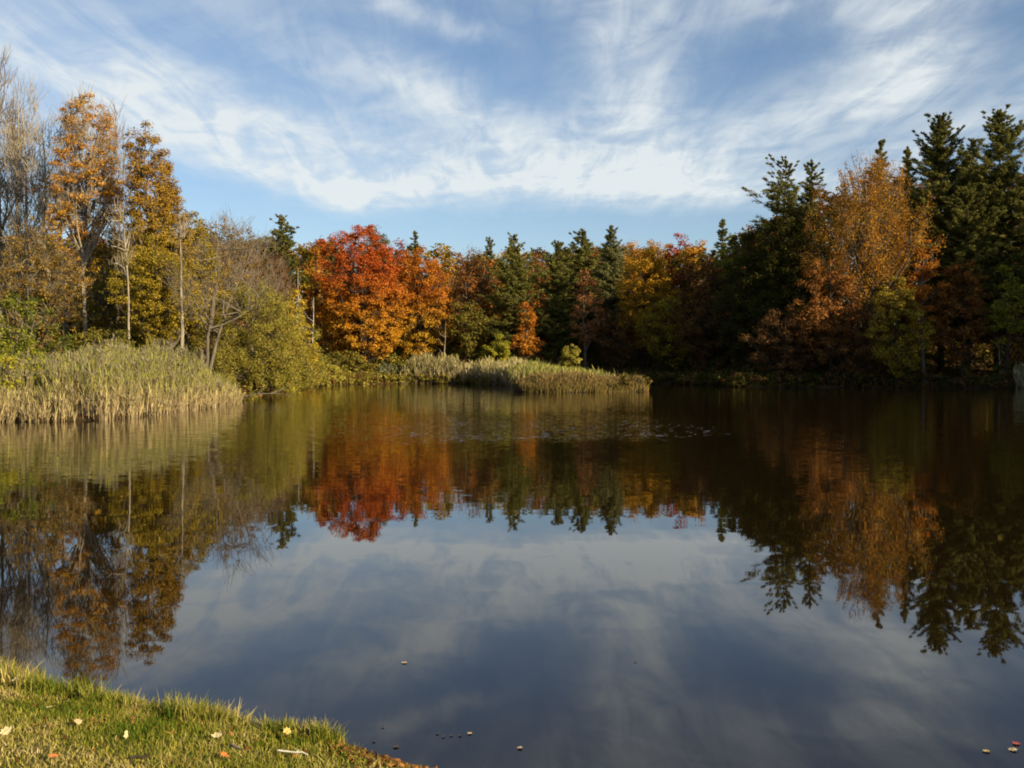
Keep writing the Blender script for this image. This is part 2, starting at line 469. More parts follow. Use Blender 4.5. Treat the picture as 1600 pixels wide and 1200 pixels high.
def conifer(rng, H, zb, R, style='pine', leaf=.36, dens=1., rcut=None, r0=None, gap=.1, skew=0., top=None):
    wood, crown = Bag(), Bag()
    r0 = r0 or H * .012 + .05
    k = 9; tt = np.linspace(0, 1, k)
    T = np.zeros((k, 3)); T[:, 2] = tt * H * .985; T[0, 2] = -.3
    T[:, :2] = np.cumsum(rng.normal(size=(k, 2)), 0) * H * .003 * (tt[:, None] > 0)
    wood.tube(T, r0 * (1 - .95 * tt) + .015, 7)
    Hc = H - zb
    z = zb
    P, Dn, Sz = [], [], []
    while z < H * .985:
        t = (z - zb) / Hc
        if style == 'pine':
            env = R * (.03 + .97 * (1 - t) ** .56) * min(1, .6 + t * 3.0); up = .08 + .8 * t * t; n = rng.integers(4, 7); dz = rng.uniform(.5, .85) * (1 - .35 * t)
        else:
            env = R * (.03 + .97 * (1 - t) ** .62); up = -.12 + .7 * t * t; n = rng.integers(5, 8); dz = rng.uniform(.35, .6)
        wl = rng.choice([.65, .8, .95, 1.0, 1.15])
        for q in range(n):
            if rng.uniform() < gap: continue
            a = rng.uniform(0, 6.283)
            L = max(.25, env * wl * rng.uniform(.55, 1.12) * (1 + skew * math.cos(a)))
            c = np.array([np.interp(z, T[:, 2], T[:, 0]), np.interp(z, T[:, 2], T[:, 1]), z])
            dv = np.array([math.cos(a), math.sin(a), up + rng.normal() * .1])
            s = np.linspace(0, 1, 5)[:, None]
            Pb = c + dv * L * s + np.array([0, 0, 1.]) * (L * (.16 if style == 'pine' else .02)) * s ** 2.2 - np.array([0, 0, L * .10]) * np.sin(s * np.pi)
            wood.tube(Pb, max(.02, .010 * L + .012) * (1 - .8 * s[:, 0]) + .008, 4)
            nt = max(2, int(L * 2.9 * dens))
            ss = rng.uniform(.10, 1.03, nt)
            cc = np.stack([np.interp(ss, s[:, 0], Pb[:, j]) for j in range(3)], 1)
            lat = np.array([-math.sin(a), math.cos(a), 0])
            wd = (.42 if style == 'pine' else .26) * L * (1.05 - ss * .75)
            cc += lat * (rng.uniform(-1, 1, nt) * wd)[:, None] + np.array([0, 0, 1]) * rng.uniform(-.05, .22, nt)[:, None]
            P.append(cc); Dn.append(np.repeat((unit(dv) + lat * 0)[None], nt, 0))
        z += dz
    for q in range(5):
        P.append(np.array([[0, 0, H - .18 * q - .05]]) + np.array([T[-1, 0], T[-1, 1], 0])); Dn.append(np.array([[0, 0, 1.]]))
    P = np.concatenate(P); Dn = np.concatenate(Dn)
    nl = 44 if style == 'pine' else 34
    idx = np.repeat(np.arange(len(P)), nl); n = len(idx)
    rc = .50 if style == 'pine' else .38
    d = unit(rng.normal(size=(n, 3))) * (rng.uniform(0, 1, n) ** .5)[:, None]
    sc = rc * rng.uniform(.6, 1.25, len(P)) * np.clip((H - P[:, 2]) / 4.0, .28, 1)
    pp = P[idx] + (d * np.array([.8, .8, .34]) + Dn[idx] * rng.uniform(-.7, 1.0, (n, 1))) * sc[idx][:, None]
    N = np.array([0, 0, .75]) + d * .6 + rng.normal(size=(n, 3)) * .45
    Tn = Dn[idx] * .8 + d * .9 + np.array([0, 0, .35]) + rng.normal(size=(n, 3)) * .35
    L = leaf * rng.uniform(.7, 1.4, n)
    crown.leaves(pp, N, L * 1.35, L * .27, rng, Tn)
    return wood, crown


COUNT = [0]


def at(u, Yd): return (u - 800) / 1600 * Yd


def plant(name, label, cat, group, u, vtop, Yd, hw, vlow, mat, bark, kind='decid', seed=None, crown_name='crown', **kw):
    """a tree whose crown, seen from the bank, tops out at row vtop, starts at row vlow and is hw wide to each side, standing Yd metres out"""
    COUNT[0] += 1
    rng = np.random.default_rng(seed if seed is not None else 100 + COUNT[0])
    x = at(u, Yd); g = gz(x, Yd)
    H = CAMZ + (575 - vtop) / 1600 * Yd - g
    zb = max(.25, CAMZ + (575 - vlow) / 1600 * Yd - g)
    R = hw / 1600 * Yd * ((1.18 if group in (GC, GR) else 1.1) if kind == 'decid' else (1.75 if group == GR else 1.3))
    if group in (GC, GP, GR): zb = .25 + (zb - .25) * .62
    kw.setdefault('leaf', .0019 * Yd)
    if kind == 'decid': kw['nl'] = int(kw.get('nl', 55) * 1.35)
    if 'leaf' in kw and kw['leaf'] > .0021 * Yd and kind != 'decid': kw['leaf'] *= .85
    if kind == 'decid':
        kw.setdefault('rc', max(.42, .0064 * Yd))
        wood, crown = decid(rng, H, zb, R, **kw)
    else:
        wood, crown = conifer(rng, H, zb, R, **kw)
    e = empty(name, (x, Yd, g))
    tag(e, label, cat, group)
    V, Fq = wood.get()
    if len(V): mk('trunk', V, Fq, M[bark], e, smooth=True)
    V, Fq = crown.get()
    if len(V): mk(crown_name, V, Fq, M[mat], e)
    return e


GL = 'trees behind the left reed bed'
GC = 'autumn trees along the far shore'
GP = 'evergreens along the far shore'
GR = 'trees of the tall stand on the right'
GS = 'shrubs along the shore'

# --- left stand
bare = dict(leafy=0, twig=11, prof='oval', dens=.62, asc=1.5, tup=.85, twl=2.3, inner=.0, r0=.27, tr=.024, rc=.8)
few = lambda a, b: (lambda c, t: t < a and math.sin(c[0] * 2.1 + c[2]) + math.sin(c[1] * 2.3 - c[2] * .7) > b)
plant('bare_tree', 'tall leafless grey tree at the frame edge, topmost of the bare ones', 'tree', GL, 6, 92, 96, 46, 420, 'rust', 'twig', **bare)
plant('bare_tree', 'leafless tree with pale upright limbs, just right of the topmost bare tree', 'tree', GL, 46, 116, 94, 42, 400, 'rust', 'bark_pale', **{**bare, 'leafy': .5, 'topleaf': few(.5, .5), 'nl': 20})
plant('bare_tree', 'leafless dark limbed tree behind the pale upright limbs', 'tree', GL, 28, 150, 104, 46, 420, 'brown', 'bark_grey', **{**bare, 'leafy': .5, 'topleaf': few(.6, .0), 'nl': 22})
plant('bare_tree', 'nearly bare tree with rusty leaves low down, its pale trunk above the green bush', 'tree', GL, 80, 160, 90, 36, 380, 'rust', 'bark_pale', **{**bare, 'leafy': .5, 'topleaf': few(.55, .1), 'nl': 26})
plant('rusty_maple', 'tall rust orange tree with a pale forked trunk and a flat leafy top', 'tree', GL, 136, 146, 88, 68, 380, 'goldorange', 'bark_pale', prof='column', asc=1.5, twig=3, tup=1.0, twl=1.8, r0=.21, dens=1.1, nl=38, tr=.018, flat=.5, topleaf=lambda c, t: (t > .78) or math.sin(c[0] * .9 + c[2] * 1.1) + math.sin(c[1] * 1.3 - c[2] * .8) > -.35)
plant('bare_tree', 'leafless tree with fine grey twigs between the rusty maple and the olive oak', 'tree', GL, 182, 160, 97, 38, 400, 'rust', 'twig', **{**bare, 'leafy': .5, 'topleaf': few(.5, .3), 'nl': 22, 'r0': .16})
plant('golden_maple', 'low golden yellow tree glowing behind the pale forked trunk', 'tree', GL, 98, 262, 100, 52, 500, 'gold', 'bark_grey', prof='oval', dens=.75, nl=40)
plant('olive_oak', 'tall olive and rust tree with a stepped crown, last of the stand towards open sky', 'tree', GL, 236, 190, 84, 46, 420, 'rusty_oak', 'bark_grey', prof='column', dens=1.15, r0=.27, lean=(-.5, 0), nl=60)
plant('olive_oak', 'broad olive gold tree filling the side of the stand below the stepped crown', 'tree', GL, 262, 252, 86, 66, 530, 'rusty_oak', 'bark_grey', prof='cone', dens=1.15, nl=60)
plant('olive_tree', 'rounded olive tree sloping down from the stepped crowns towards the far shore', 'tree', GL, 302, 328, 96, 50, 545, 'olivegold', 'bark_grey', prof='oval', dens=1.0)
plant('slender_tree', 'slender leaning pale trunk standing out of the reeds with thin branches', 'tree', GL, 203, 300, 74, 22, 440, 'olivegold', 'bark_pale', prof='oval', leafy=.2, twig=6, lean=(-1.0, 0), r0=.10, asc=1.4, nl=16, dens=.4, tr=.016)
plant('yellow_tree', 'yellow and olive leaved tree low behind the slender pale trunk', 'tree', GL, 240, 365, 80, 56, 545, 'olivegold', 'bark_dark', prof='oval', dens=1.0)
plant('rusty_tree', 'low dull brown tree with thin foliage left of the pale forked trunk', 'tree', GL, 56, 335, 82, 64, 548, 'dullbrown', 'bark_grey', prof='oval', dens=.75, twig=6, nl=36)
plant('rusty_tree', 'low orange brown tree right of the pale forked trunk', 'tree', GL, 166, 350, 92, 56, 548, 'rusty_oak', 'bark_grey', prof='oval', dens=.75, twig=6, nl=38)
plant('bare_tree', 'leaning leafless tree with long grey limbs fanning out over the willow bush', 'tree', GL, 318, 352, 76, 84, 500, 'rust', 'bark_grey', prof='dome', leafy=0, twig=7, asc=.9, tup=.55, lean=(2.6, 0), stems=3, dens=.45, r0=.24, twl=2.4, tr=.017, rc=.75)
plant('dead_tree', 'dead standing trunk with a snapped pale top beside the olive oak', 'tree', GL, 285, 342, 74, 14, 380, 'rust', 'bark_pale', prof='column', leafy=0, twig=3, r0=.16, dens=.35)
plant('tawny_tree', 'rust brown tree between the yellow olive tree and the leaning leafless tree', 'tree', GL, 316, 372, 98, 54, 548, 'dullbrown', 'bark_grey', prof='oval', dens=.9, twig=6)
plant('grey_tree', 'thin grey brown tree with few leaves behind the leaning leafless tree', 'tree', GL, 345, 334, 112, 60, 545, 'dullbrown', 'twig', prof='oval', leafy=.7, twig=10, dens=.8, nl=30, tup=.9)
plant('grey_tree', 'thin grey brown tree with few leaves left of the broad dark spruce', 'tree', GL, 395, 352, 124, 50, 540, 'brown', 'twig', prof='oval', leafy=.8, twig=10, dens=.8, nl=30, tup=.9)

# --- left shrubs
plant('green_bush', 'green leafy bush at the edge of the reed bed, topped with tall sprigs', 'bush', GS, 30, 452, 56, 70, 612, 'green', 'bark_grey', prof='dome', stems=3, rc=.5, leaf=.15, nl=60, r0=.12, dens=.75)
plant('green_bush', 'yellow green bush in the corner where the reeds meet the water', 'bush', GS, 2, 515, 45, 66, 640, 'lime', 'bark_grey', prof='dome', stems=3, rc=.42, leaf=.13, nl=60, r0=.1, dens=.7)
plant('green_bush', 'low olive bush behind the reeds beneath the pale forked trunk', 'bush', GS, 165, 505, 68, 58, 575, 'olive', 'bark_grey', prof='dome', stems=3, rc=.5, leaf=.16, nl=60, r0=.1, dens=.9)
plant('willow_bush', 'big rounded olive willow bush leaning over the water at the end of the reeds', 'bush', GS, 400, 436, 86, 90, 612, 'willow', 'bark_dark', prof='dome', stems=5, rc=.62, leaf=.19, asp=.28, nl=95, flat=1.1, r0=.2, dens=.95, twig=6, tr=.012, seed=77)
plant('willow_bush', 'smaller yellow olive willow bush on the water side of the big willow', 'bush', GS, 455, 505, 114, 44, 606, 'yellow', 'bark_dark', prof='dome', stems=4, rc=.55, leaf=.22, asp=.4, nl=60, r0=.14)
plant('yellow_birch', 'slim bright yellow young tree rising from behind the willow bush', 'tree', GC, 464, 446, 124, 22, 580, 'yellow', 'bark_white', prof='oval', rc=.6, dens=.9)
plant('yellow_birch', 'short yellow young tree at the foot of the slim one', 'tree', GC, 486, 525, 132, 16, 590, 'yellow', 'bark_white', prof='oval', rc=.5)


def pole(label, u, v0, v1, Yd, r, lean, mat):
    rng = np.random.default_rng(int(u)); x = at(u, Yd); g = gz(x, Yd); H = CAMZ + (575 - v0) / 1600 * Yd - g
    bg = Bag(); k = 8; tt = np.linspace(0, 1, k)
    P = np.stack([lean * tt + np.cumsum(rng.normal(size=k)) * .04, np.cumsum(rng.normal(size=k)) * .03, tt * H - .2], 1)
    bg.tube(P, r * (1 - .85 * tt), 6)
    for q in range(5):
        s = rng.uniform(.35, .95); c = P[int(s * (k - 1))]; a = rng.uniform(0, 6.28); L = rng.uniform(.5, 1.6)
        bg.tube(np.array([c, c + np.array([math.cos(a) * L * .6, math.sin(a) * L * .6, L * .4]), c + np.array([math.cos(a) * L, math.sin(a) * L, L])]), [r * .35, r * .22, .01], 4)
    V, Fq = bg.get(); o = mk('dead_tree', V, Fq, M[mat], smooth=True); o.location = (x, Yd, g)
    tag(o, label, 'tree trunk', 'bare poles among the trees')


pole('bare white trunk standing between the slim yellow tree and the red maple', 487, 462, 560, 134, .11, .3, 'bark_white')
pole('thin pale trunk rising above the slim yellow tree', 464, 418, 560, 136, .10, 0, 'bark_white')
pole('thin grey trunk standing in front of the brown trees right of the maples', 692, 500, 585, 150, .12, .5, 'bark_pale')
pole('thin pale trunk in deep shade above the reeds at the frame edge', 1565, 520, 590, 116, .09, -.2, 'bark_pale')

# --- far shore, left to right
plant('spruce', 'broad dark spruce with a pointed tip left of the maples', 'tree', GP, 443, 337, 172, 44, 470, 'pine', 'bark_dark', kind='conifer', style='spruce', leaf=.36)
plant('brown_tree', 'dull brown tree in front of the broad spruce', 'tree', GC, 430, 392, 146, 46, 540, 'brown', 'bark_grey', prof='oval', twig=6, dens=.9)
plant('orange_tree', 'orange tree squeezed against the shaded side of the big red maple', 'tree', GC, 494, 358, 165, 24, 540, 'orange', 'bark_dark', prof='oval')
plant('red_maple', 'big round maple, red on top and gold below, brightest tree of the far shore', 'tree', GC, 564, 348, 152, 68, 562, 'maple_red', 'bark_dark', prof='round', dens=1.0, nl=62, rc=.85, inner=.4, leaf=.25, seed=5)
plant('orange_maple', 'wide orange and gold maple joined to the right side of the red one', 'tree', GC, 654, 384, 159, 46, 562, 'maple_orange', 'bark_dark', prof='round', dens=1.0, nl=62, rc=.85, inner=.4, leaf=.25, seed=6)
plant('pale_tree', 'pale grey green treetop showing over the red maple', 'tree', GC, 588, 338, 185, 26, 440, 'palegreen', 'bark_grey', prof='oval')
plant('red_tree', 'dull red treetop behind the gap between the two big maples', 'tree', GC, 622, 368, 178, 26, 470, 'red', 'bark_dark', prof='oval')
plant('spruce', 'small dark spruce tip over the orange maple', 'tree', GP, 650, 362, 196, 16, 440, 'pine', 'bark_dark', kind='conifer', style='spruce', leaf=.36)
plant('brown_oak', 'brown orange tree just right of the orange maple', 'tree', GC, 690, 374, 172, 30, 530, 'tawny', 'bark_grey', prof='oval', dens=.9)
plant('brown_oak', 'large thin reddish brown tree in the middle of the far shore', 'tree', GC, 736, 378, 164, 40, 540, 'rust', 'bark_grey', prof='oval', twig=6, dens=.9)
plant('olive_tree', 'dim olive tree with visible trunk under the reddish brown oak', 'tree', GC, 728, 452, 156, 34, 560, 'olive', 'bark_dark', prof='oval', dens=.7)
plant('pine', 'dark pine tip between the reddish brown oak and the ragged pine', 'tree', GP, 768, 372, 186, 20, 470, 'pine', 'bark_dark', kind='conifer', leaf=.36)
plant('pine', 'ragged pine with flat layered boughs standing over the green shrub', 'tree', GP, 806, 368, 158, 46, 545, 'pine', 'bark_dark', kind='conifer', leaf=.36, dens=1.15, seed=41)
plant('orange_tree', 'small rusty orange tree at the waterside in front of the ragged pine', 'tree', GC, 822, 448, 150, 24, 556, 'orange', 'bark_grey', prof='cone', rc=.75)
plant('orange_tree', 'small orange treetop behind the ragged pine', 'tree', GC, 832, 398, 172, 18, 470, 'orange', 'bark_grey', prof='oval')
plant('pine', 'wide dark pine left of the faded pink tree', 'tree', GP, 872, 378, 160, 42, 550, 'pine', 'bark_dark', kind='conifer', leaf=.36, dens=1.2)
plant('pine', 'middle pine of the dark trio, behind the faded pink tree', 'tree', GP, 915, 362, 172, 38, 520, 'pine', 'bark_dark', kind='conifer', leaf=.36, dens=1.1)
plant('pine', 'grey green pine with the tallest tip of the far shore, left of the yellow maple', 'tree', GP, 954, 353, 164, 34, 520, 'greypine', 'bark_dark', kind='conifer', leaf=.36, dens=1.3)
plant('pink_tree', 'faded pink brown tree in front of the dark pines', 'tree', GC, 916, 418, 152, 30, 520, 'pinkbrown', 'bark_grey', prof='oval', dens=.8)
plant('brown_tree', 'dark brown tree in shade under the grey green pine', 'tree', GC, 965, 470, 152, 36, 570, 'brown', 'bark_dark', prof='oval', dens=.9)
plant('yellow_maple', 'wide yellow maple half in shadow right of the pines', 'tree', GC, 1010, 378, 154, 48, 535, 'gold', 'bark_dark', prof='oval', dens=1.1)
plant('red_tree', 'red treetop standing highest behind the yellow maple', 'tree', GC, 1060, 352, 178, 28, 470, 'red', 'bark_dark', prof='dome', dens=1.5)
plant('orange_tree', 'orange tree behind the yellow maple, left of the red treetop', 'tree', GC, 1028, 366, 184, 38, 480, 'goldorange', 'bark_dark', prof='oval')
plant('orange_tree', 'orange tree sloping from the red treetop towards the shaded wood', 'tree', GC, 1088, 372, 162, 36, 500, 'goldorange', 'bark_dark', prof='oval')
plant('spruce', 'slim spruce tip between the red treetop and the dark wood', 'tree', GP, 1130, 343, 168, 18, 460, 'pine', 'bark_dark', kind='conifer', style='spruce', leaf=.36)
plant('yellow_tree', 'small yellow green tree below the slim spruce tip', 'tree', GC, 1138, 368, 152, 24, 480, 'lime', 'bark_dark', prof='oval')
plant('red_tree', 'small dull red treetop touching the dark wood', 'tree', GC, 1160, 350, 170, 18, 440, 'pinkbrown', 'bark_dark', prof='oval')
plant('shaded_tree', 'rust coloured tree in deep shadow below the yellow maple', 'tree', GC, 1045, 455, 148, 46, 570, 'olivegold', 'bark_dark', prof='oval', dens=.9)
plant('shaded_tree', 'tree with leaves darkened to brown for the deep shadow at the corner of the pond', 'tree', GC, 1112, 400, 144, 52, 590, 'brown', 'bark_dark', prof='oval', dens=.9)  # darker brown leaves put the corner's shade into the colour

plant('rust_tree', 'rust brown treetop between the ragged pine and the wide dark pine', 'tree', GC, 846, 384, 168, 26, 520, 'rust', 'bark_dark', prof='oval')
plant('rust_tree', 'orange brown treetop between the grey green pine and the yellow maple', 'tree', GC, 982, 368, 176, 28, 520, 'tawny', 'bark_dark', prof='dome')
plant('rust_tree', 'rust red treetop between the dark pine tip and the ragged pine', 'tree', GC, 786, 384, 176, 22, 520, 'tawny', 'bark_dark', prof='oval')
plant('rust_tree', 'olive brown treetop rising between the first two pines of the dark trio', 'tree', GC, 894, 378, 182, 24, 520, 'dullbrown', 'bark_dark', prof='dome')

# --- far shore shrubs
plant('round_shrub', 'rounded olive shrub standing alone before the dark pines', 'bush', GS, 892, 533, 142, 19, 574, 'willow', 'bark_dark', prof='dome', stems=3, rc=.45, leaf=.24, nl=60, r0=.1)
plant('green_shrub', 'light green shrub under the ragged pine', 'bush', GS, 778, 520, 147, 26, 575, 'lime', 'bark_dark', prof='dome', stems=3, rc=.6, r0=.12)
plant('green_shrub', 'low olive green shrub beneath the orange maple', 'bush', GS, 640, 560, 146, 34, 594, 'olive', 'bark_dark', prof='dome', stems=3, rc=.5, leaf=.26, r0=.1)
plant('green_shrub', 'low grey brown shrub at the water under the red maple', 'bush', GS, 606, 566, 145, 24, 596, 'palegreen', 'bark_dark', prof='dome', stems=3, rc=.45, leaf=.24, r0=.08)
plant('green_shrub', 'low green shrub beside the willow bushes, below the white trunk', 'bush', GS, 515, 568, 140, 24, 598, 'willow', 'bark_dark', prof='dome', stems=3, rc=.5, leaf=.26, r0=.1)
plant('green_shrub', 'wide brown green shrub between the white trunk and the red maple', 'bush', GS, 532, 545, 148, 36, 590, 'olive', 'bark_dark', prof='dome', stems=3, rc=.6, r0=.1)

# --- right stand
plant('pine', 'sparse pine with long flat boughs reaching over open sky', 'tree', GR, 1228, 252, 134, 42, 400, 'pine', 'bark_dark', kind='conifer', leaf=.36, dens=1.0, gap=.42, skew=-.3, seed=21)
plant('pine', 'sparse pine tip just right of the one with long flat boughs', 'tree', GR, 1263, 252, 137, 26, 390, 'pine', 'bark_dark', kind='conifer', leaf=.36, gap=.35, seed=22)
plant('dark_tree', 'dense green tree with leaves darkened for shade on the flank of the right stand', 'tree', GR, 1232, 308, 130, 66, 575, 'darkgreen', 'bark_dark', prof='oval', dens=1.2)  # leaf green darkened to deepen the shade on this flank
plant('dark_tree', 'lower olive tree with leaves darkened for shade at the outer corner of the right stand', 'tree', GR, 1180, 348, 134, 50, 585, 'darkgreen', 'bark_dark', prof='oval', dens=1.1)  # dark leaf colour here also stands in for shade
plant('orange_beech', 'big feathery orange tree, the tall bright one amid the pines of the right stand', 'tree', GR, 1352, 236, 122, 76, 440, 'tawny', 'bark_grey', prof='oval', flat=1.7, asp=.42, asc=1.4, twig=2, tup=1.4, spire=26, dens=.72, nl=62, rc=.9, inner=.25, r0=.36, seed=33)
plant('pine', 'dark pine tip just behind the top of the feathery orange tree', 'tree', GR, 1374, 222, 138, 22, 380, 'pine', 'bark_dark', kind='conifer', leaf=.36)
plant('pine', 'small pine tip in the notch left of the two tallest pines', 'tree', GR, 1412, 232, 140, 18, 380, 'pine', 'bark_dark', kind='conifer', leaf=.36)
plant('pine', 'tall full pine with a pointed top, left of the two tallest', 'tree', GR, 1470, 184, 128, 52, 470, 'pine', 'bark_dark', kind='conifer', leaf=.34, dens=1.5, gap=.02, seed=51)
plant('pine', 'tallest pine, ragged top near the frame edge', 'tree', GR, 1560, 174, 124, 54, 470, 'pine', 'bark_dark', kind='conifer', leaf=.34, dens=1.5, gap=.08, seed=52)
plant('pine', 'pine filling the gap between the full pointed pine and the tallest one', 'tree', GR, 1516, 218, 134, 40, 470, 'pine', 'bark_dark', kind='conifer', leaf=.34, dens=1.4, gap=.04)
plant('pine', 'full green pine low in front of the two tallest pines', 'tree', GR, 1512, 300, 122, 54, 500, 'pine', 'bark_dark', kind='conifer', leaf=.34, dens=1.3)
plant('pine', 'pine half cut by the frame edge beside the tallest pine', 'tree', GR, 1622, 228, 120, 52, 500, 'pine', 'bark_dark', kind='conifer', leaf=.34, dens=1.2)
plant('orange_tree', 'small glowing orange tree below the full pointed pine', 'tree', GR, 1444, 366, 117, 30, 480, 'orange', 'bark_grey', prof='oval', dens=.9)
plant('rusty_tree', 'rusty tree spreading low to the left of the feathery orange one', 'tree', GR, 1296, 385, 119, 46, 540, 'rust', 'bark_dark', prof='oval', dens=.75)
plant('olive_tree', 'olive yellow tree with drooping boughs at the waterside under the feathery orange tree', 'tree', GR, 1402, 425, 114, 46, 582, 'olivegold', 'bark_dark', prof='oval', dens=.75)
plant('rusty_tree', 'rusty brown tree in shade below the tall pines', 'tree', GR, 1500, 400, 117, 44, 560, 'rust', 'bark_dark', prof='oval', dens=.85)
plant('green_tree', 'yellow green young tree near the frame edge under the tallest pine', 'tree', GR, 1572, 405, 113, 26, 520, 'lime', 'bark_dark', prof='oval', dens=.85)
plant('brown_tree', 'dark brown tree low at the frame edge above the water', 'tree', GR, 1592, 470, 118, 44, 585, 'brown', 'bark_dark', prof='oval', dens=.8)
plant('brown_tree', 'dark brown tree low in the shaded middle of the right stand', 'tree', GR, 1330, 470, 118, 48, 590, 'brown', 'bark_dark', prof='oval', dens=.8)
plant('brown_tree', 'tree with leaves darkened to brown for shade at the waterline under the dense dark tree', 'tree', GR, 1225, 470, 122, 52, 592, 'brown', 'bark_dark', prof='oval', dens=.8)  # leaf colour kept dark to carry the shade down to the waterline

# --- the shore beyond the frame on the right goes on with the same trees, and shades what is seen
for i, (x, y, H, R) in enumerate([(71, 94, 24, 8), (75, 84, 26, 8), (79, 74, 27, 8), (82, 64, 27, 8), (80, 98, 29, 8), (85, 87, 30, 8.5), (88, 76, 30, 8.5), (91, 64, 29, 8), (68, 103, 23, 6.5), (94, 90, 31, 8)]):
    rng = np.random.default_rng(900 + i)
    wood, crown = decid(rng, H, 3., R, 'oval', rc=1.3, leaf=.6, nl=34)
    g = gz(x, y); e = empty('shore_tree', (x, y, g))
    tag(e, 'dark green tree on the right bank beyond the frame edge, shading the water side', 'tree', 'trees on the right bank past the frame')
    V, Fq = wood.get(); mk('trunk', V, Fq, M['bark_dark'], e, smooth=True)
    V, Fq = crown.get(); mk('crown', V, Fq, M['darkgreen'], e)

# ------------------------------------------------------------------ the wood behind, undergrowth
rng = np.random.default_rng(7)
bag = Bag(); mi = []
tr = Bag()
spots = []
for i in range(290):
    u = rng.uniform(-60, 1660)
    lo, hi = (172, 235)
    if u < 330: lo, hi = (104, 165)
    if u > 1150: lo, hi = (138, 180)
    Yd = rng.uniform(lo, hi)
    vt = np.interp(u, (-60, 200, 300, 330, 420, 500, 700, 830, 1000, 1100, 1160, 1200, 1260, 1300, 1420, 1500, 1600), (372, 365, 352, 352, 366, 372, 380, 386, 376, 376, 362, 330, 305, 285, 270, 275, 250)) + rng.uniform(0, 34)
    spots.append((u, vt, Yd))
for u in (1076, 1088, 1096, 1104, 1112, 1122, 1136, 1150): spots.append((u, 385 + (u * 7) % 30, 158 + (u * 3) % 14))
for u, vt, Yd in spots:
    x = at(u, Yd); g = gz(x, Yd); top = CAMZ + (575 - vt) / 1600 * Yd
    H = top - g; R = rng.uniform(3.4, 5.2); n = 70
    tz = rng.uniform(0, 1, n); th = rng.uniform(0, 6.28, n); rr = R * PROF['dome'](tz * .95) * np.sqrt(rng.uniform(.2, 1, n))
    Cn = np.stack([x + np.cos(th) * rr, Yd + np.sin(th) * rr, g + H * (.02 + .96 * tz)], 1)
    n0 = bag.n
    leaf_cloud(bag, rng, Cn, 1.2, .62, 24, .7, np.array([[x, Yd, g + H * .5]]))
    mi += [rng.integers(0, 5)] * ((bag.n - n0) // 4)
    tr.tube(np.array([(x, Yd, g - .3), (x + rng.normal() * .2, Yd, g + H * .4), (x + rng.normal() * .4, Yd, g + H * .85)]), [.22, .16, .05], 5)
V, Fq = bag.get(); V2, F2 = tr.get()
tag(mk('woodland', np.concatenate([V, V2]), np.concatenate([Fq, F2 + len(V)]), [M['brown'], M['rust'], M['olive'], M['darkgreen'], M['olivegold'], M['bark_grey']], mi=mi + [5] * len(F2)),
    'mixed autumn wood filling the background behind the shore trees', 'woodland', kind='stuff')


def scatter(n, box, dlo, dhi, rng):
    x = rng.uniform(box[0], box[1], n); y = rng.uniform(box[2], box[3], n); d = sdf(x, y)
    k = (d > dlo) & (d < dhi); return x[k], y[k], d[k]


bag = Bag(); mi = []
for box, mats_, n, dmax in (((-60, 8, 60, 190), (0, 1, 2, 3), 7500, 34), ((8, 100, 100, 175), (1, 2, 2, 2), 6500, 34)):  # right shore gets the darker leaf mix, standing in for its shade
    x, y, d = scatter(n, box, .2, dmax, rng)
    z = ground(x, y)
    k = ~((x > -3) & (x < 13) & (y > 90) & (y < 124)) & ~((x < -16) & (y < 66))
    x, y, d, z = x[k], y[k], d[k], z[k]
    h = rng.uniform(.1, 1., len(x)) * np.where(x > 20, np.clip(.6 + d * .4, .6, 3.6), np.clip(.2 + d * .16, .3, 3.2)) * (.8 + .5 * np.sin(x * .8) * np.sin(y * .5 + x * .2))
    Cn = np.stack([x, y, z + h], 1); n0 = bag.n
    leaf_cloud(bag, rng, Cn, .8, .36, 18, .8, Cn - np.array([0, 0, 1.]))
    mi += list(np.repeat(rng.choice(mats_, len(x)), 18))
x, y, d = scatter(16000, (9, 80, 88, 146), -.35, 1.6, rng); z = np.maximum(ground(x, y), 0)
Cn = np.stack([x, y, z + rng.uniform(.15, 1.3, len(x))], 1)
leaf_cloud(bag, rng, Cn, .55, .32, 18, .8, Cn - np.array([0, 0, 1.])); mi += list(np.repeat(rng.choice((1, 2, 2), len(x)), 18))  # more dark leaves over the right bank, painting in its shade
x, y, d = scatter(9000, (-30, -3, 104, 150), -.5, 2.2, rng); z = np.maximum(ground(x, y), 0)
Cn = np.stack([x, y, z + rng.uniform(.1, 1.2, len(x))], 1)
leaf_cloud(bag, rng, Cn, .5, .26, 18, .8, Cn - np.array([0, 0, 1.])); mi += list(np.repeat(rng.choice((0, 3, 3, 1), len(x)), 18))
V, Fq = bag.get()
tag(mk('undergrowth', V, Fq, [M['olive'], M['brown'], M['darkgreen'], M['willow']], mi=mi), 'low tangled undergrowth along the wooded shore', 'undergrowth', kind='stuff')


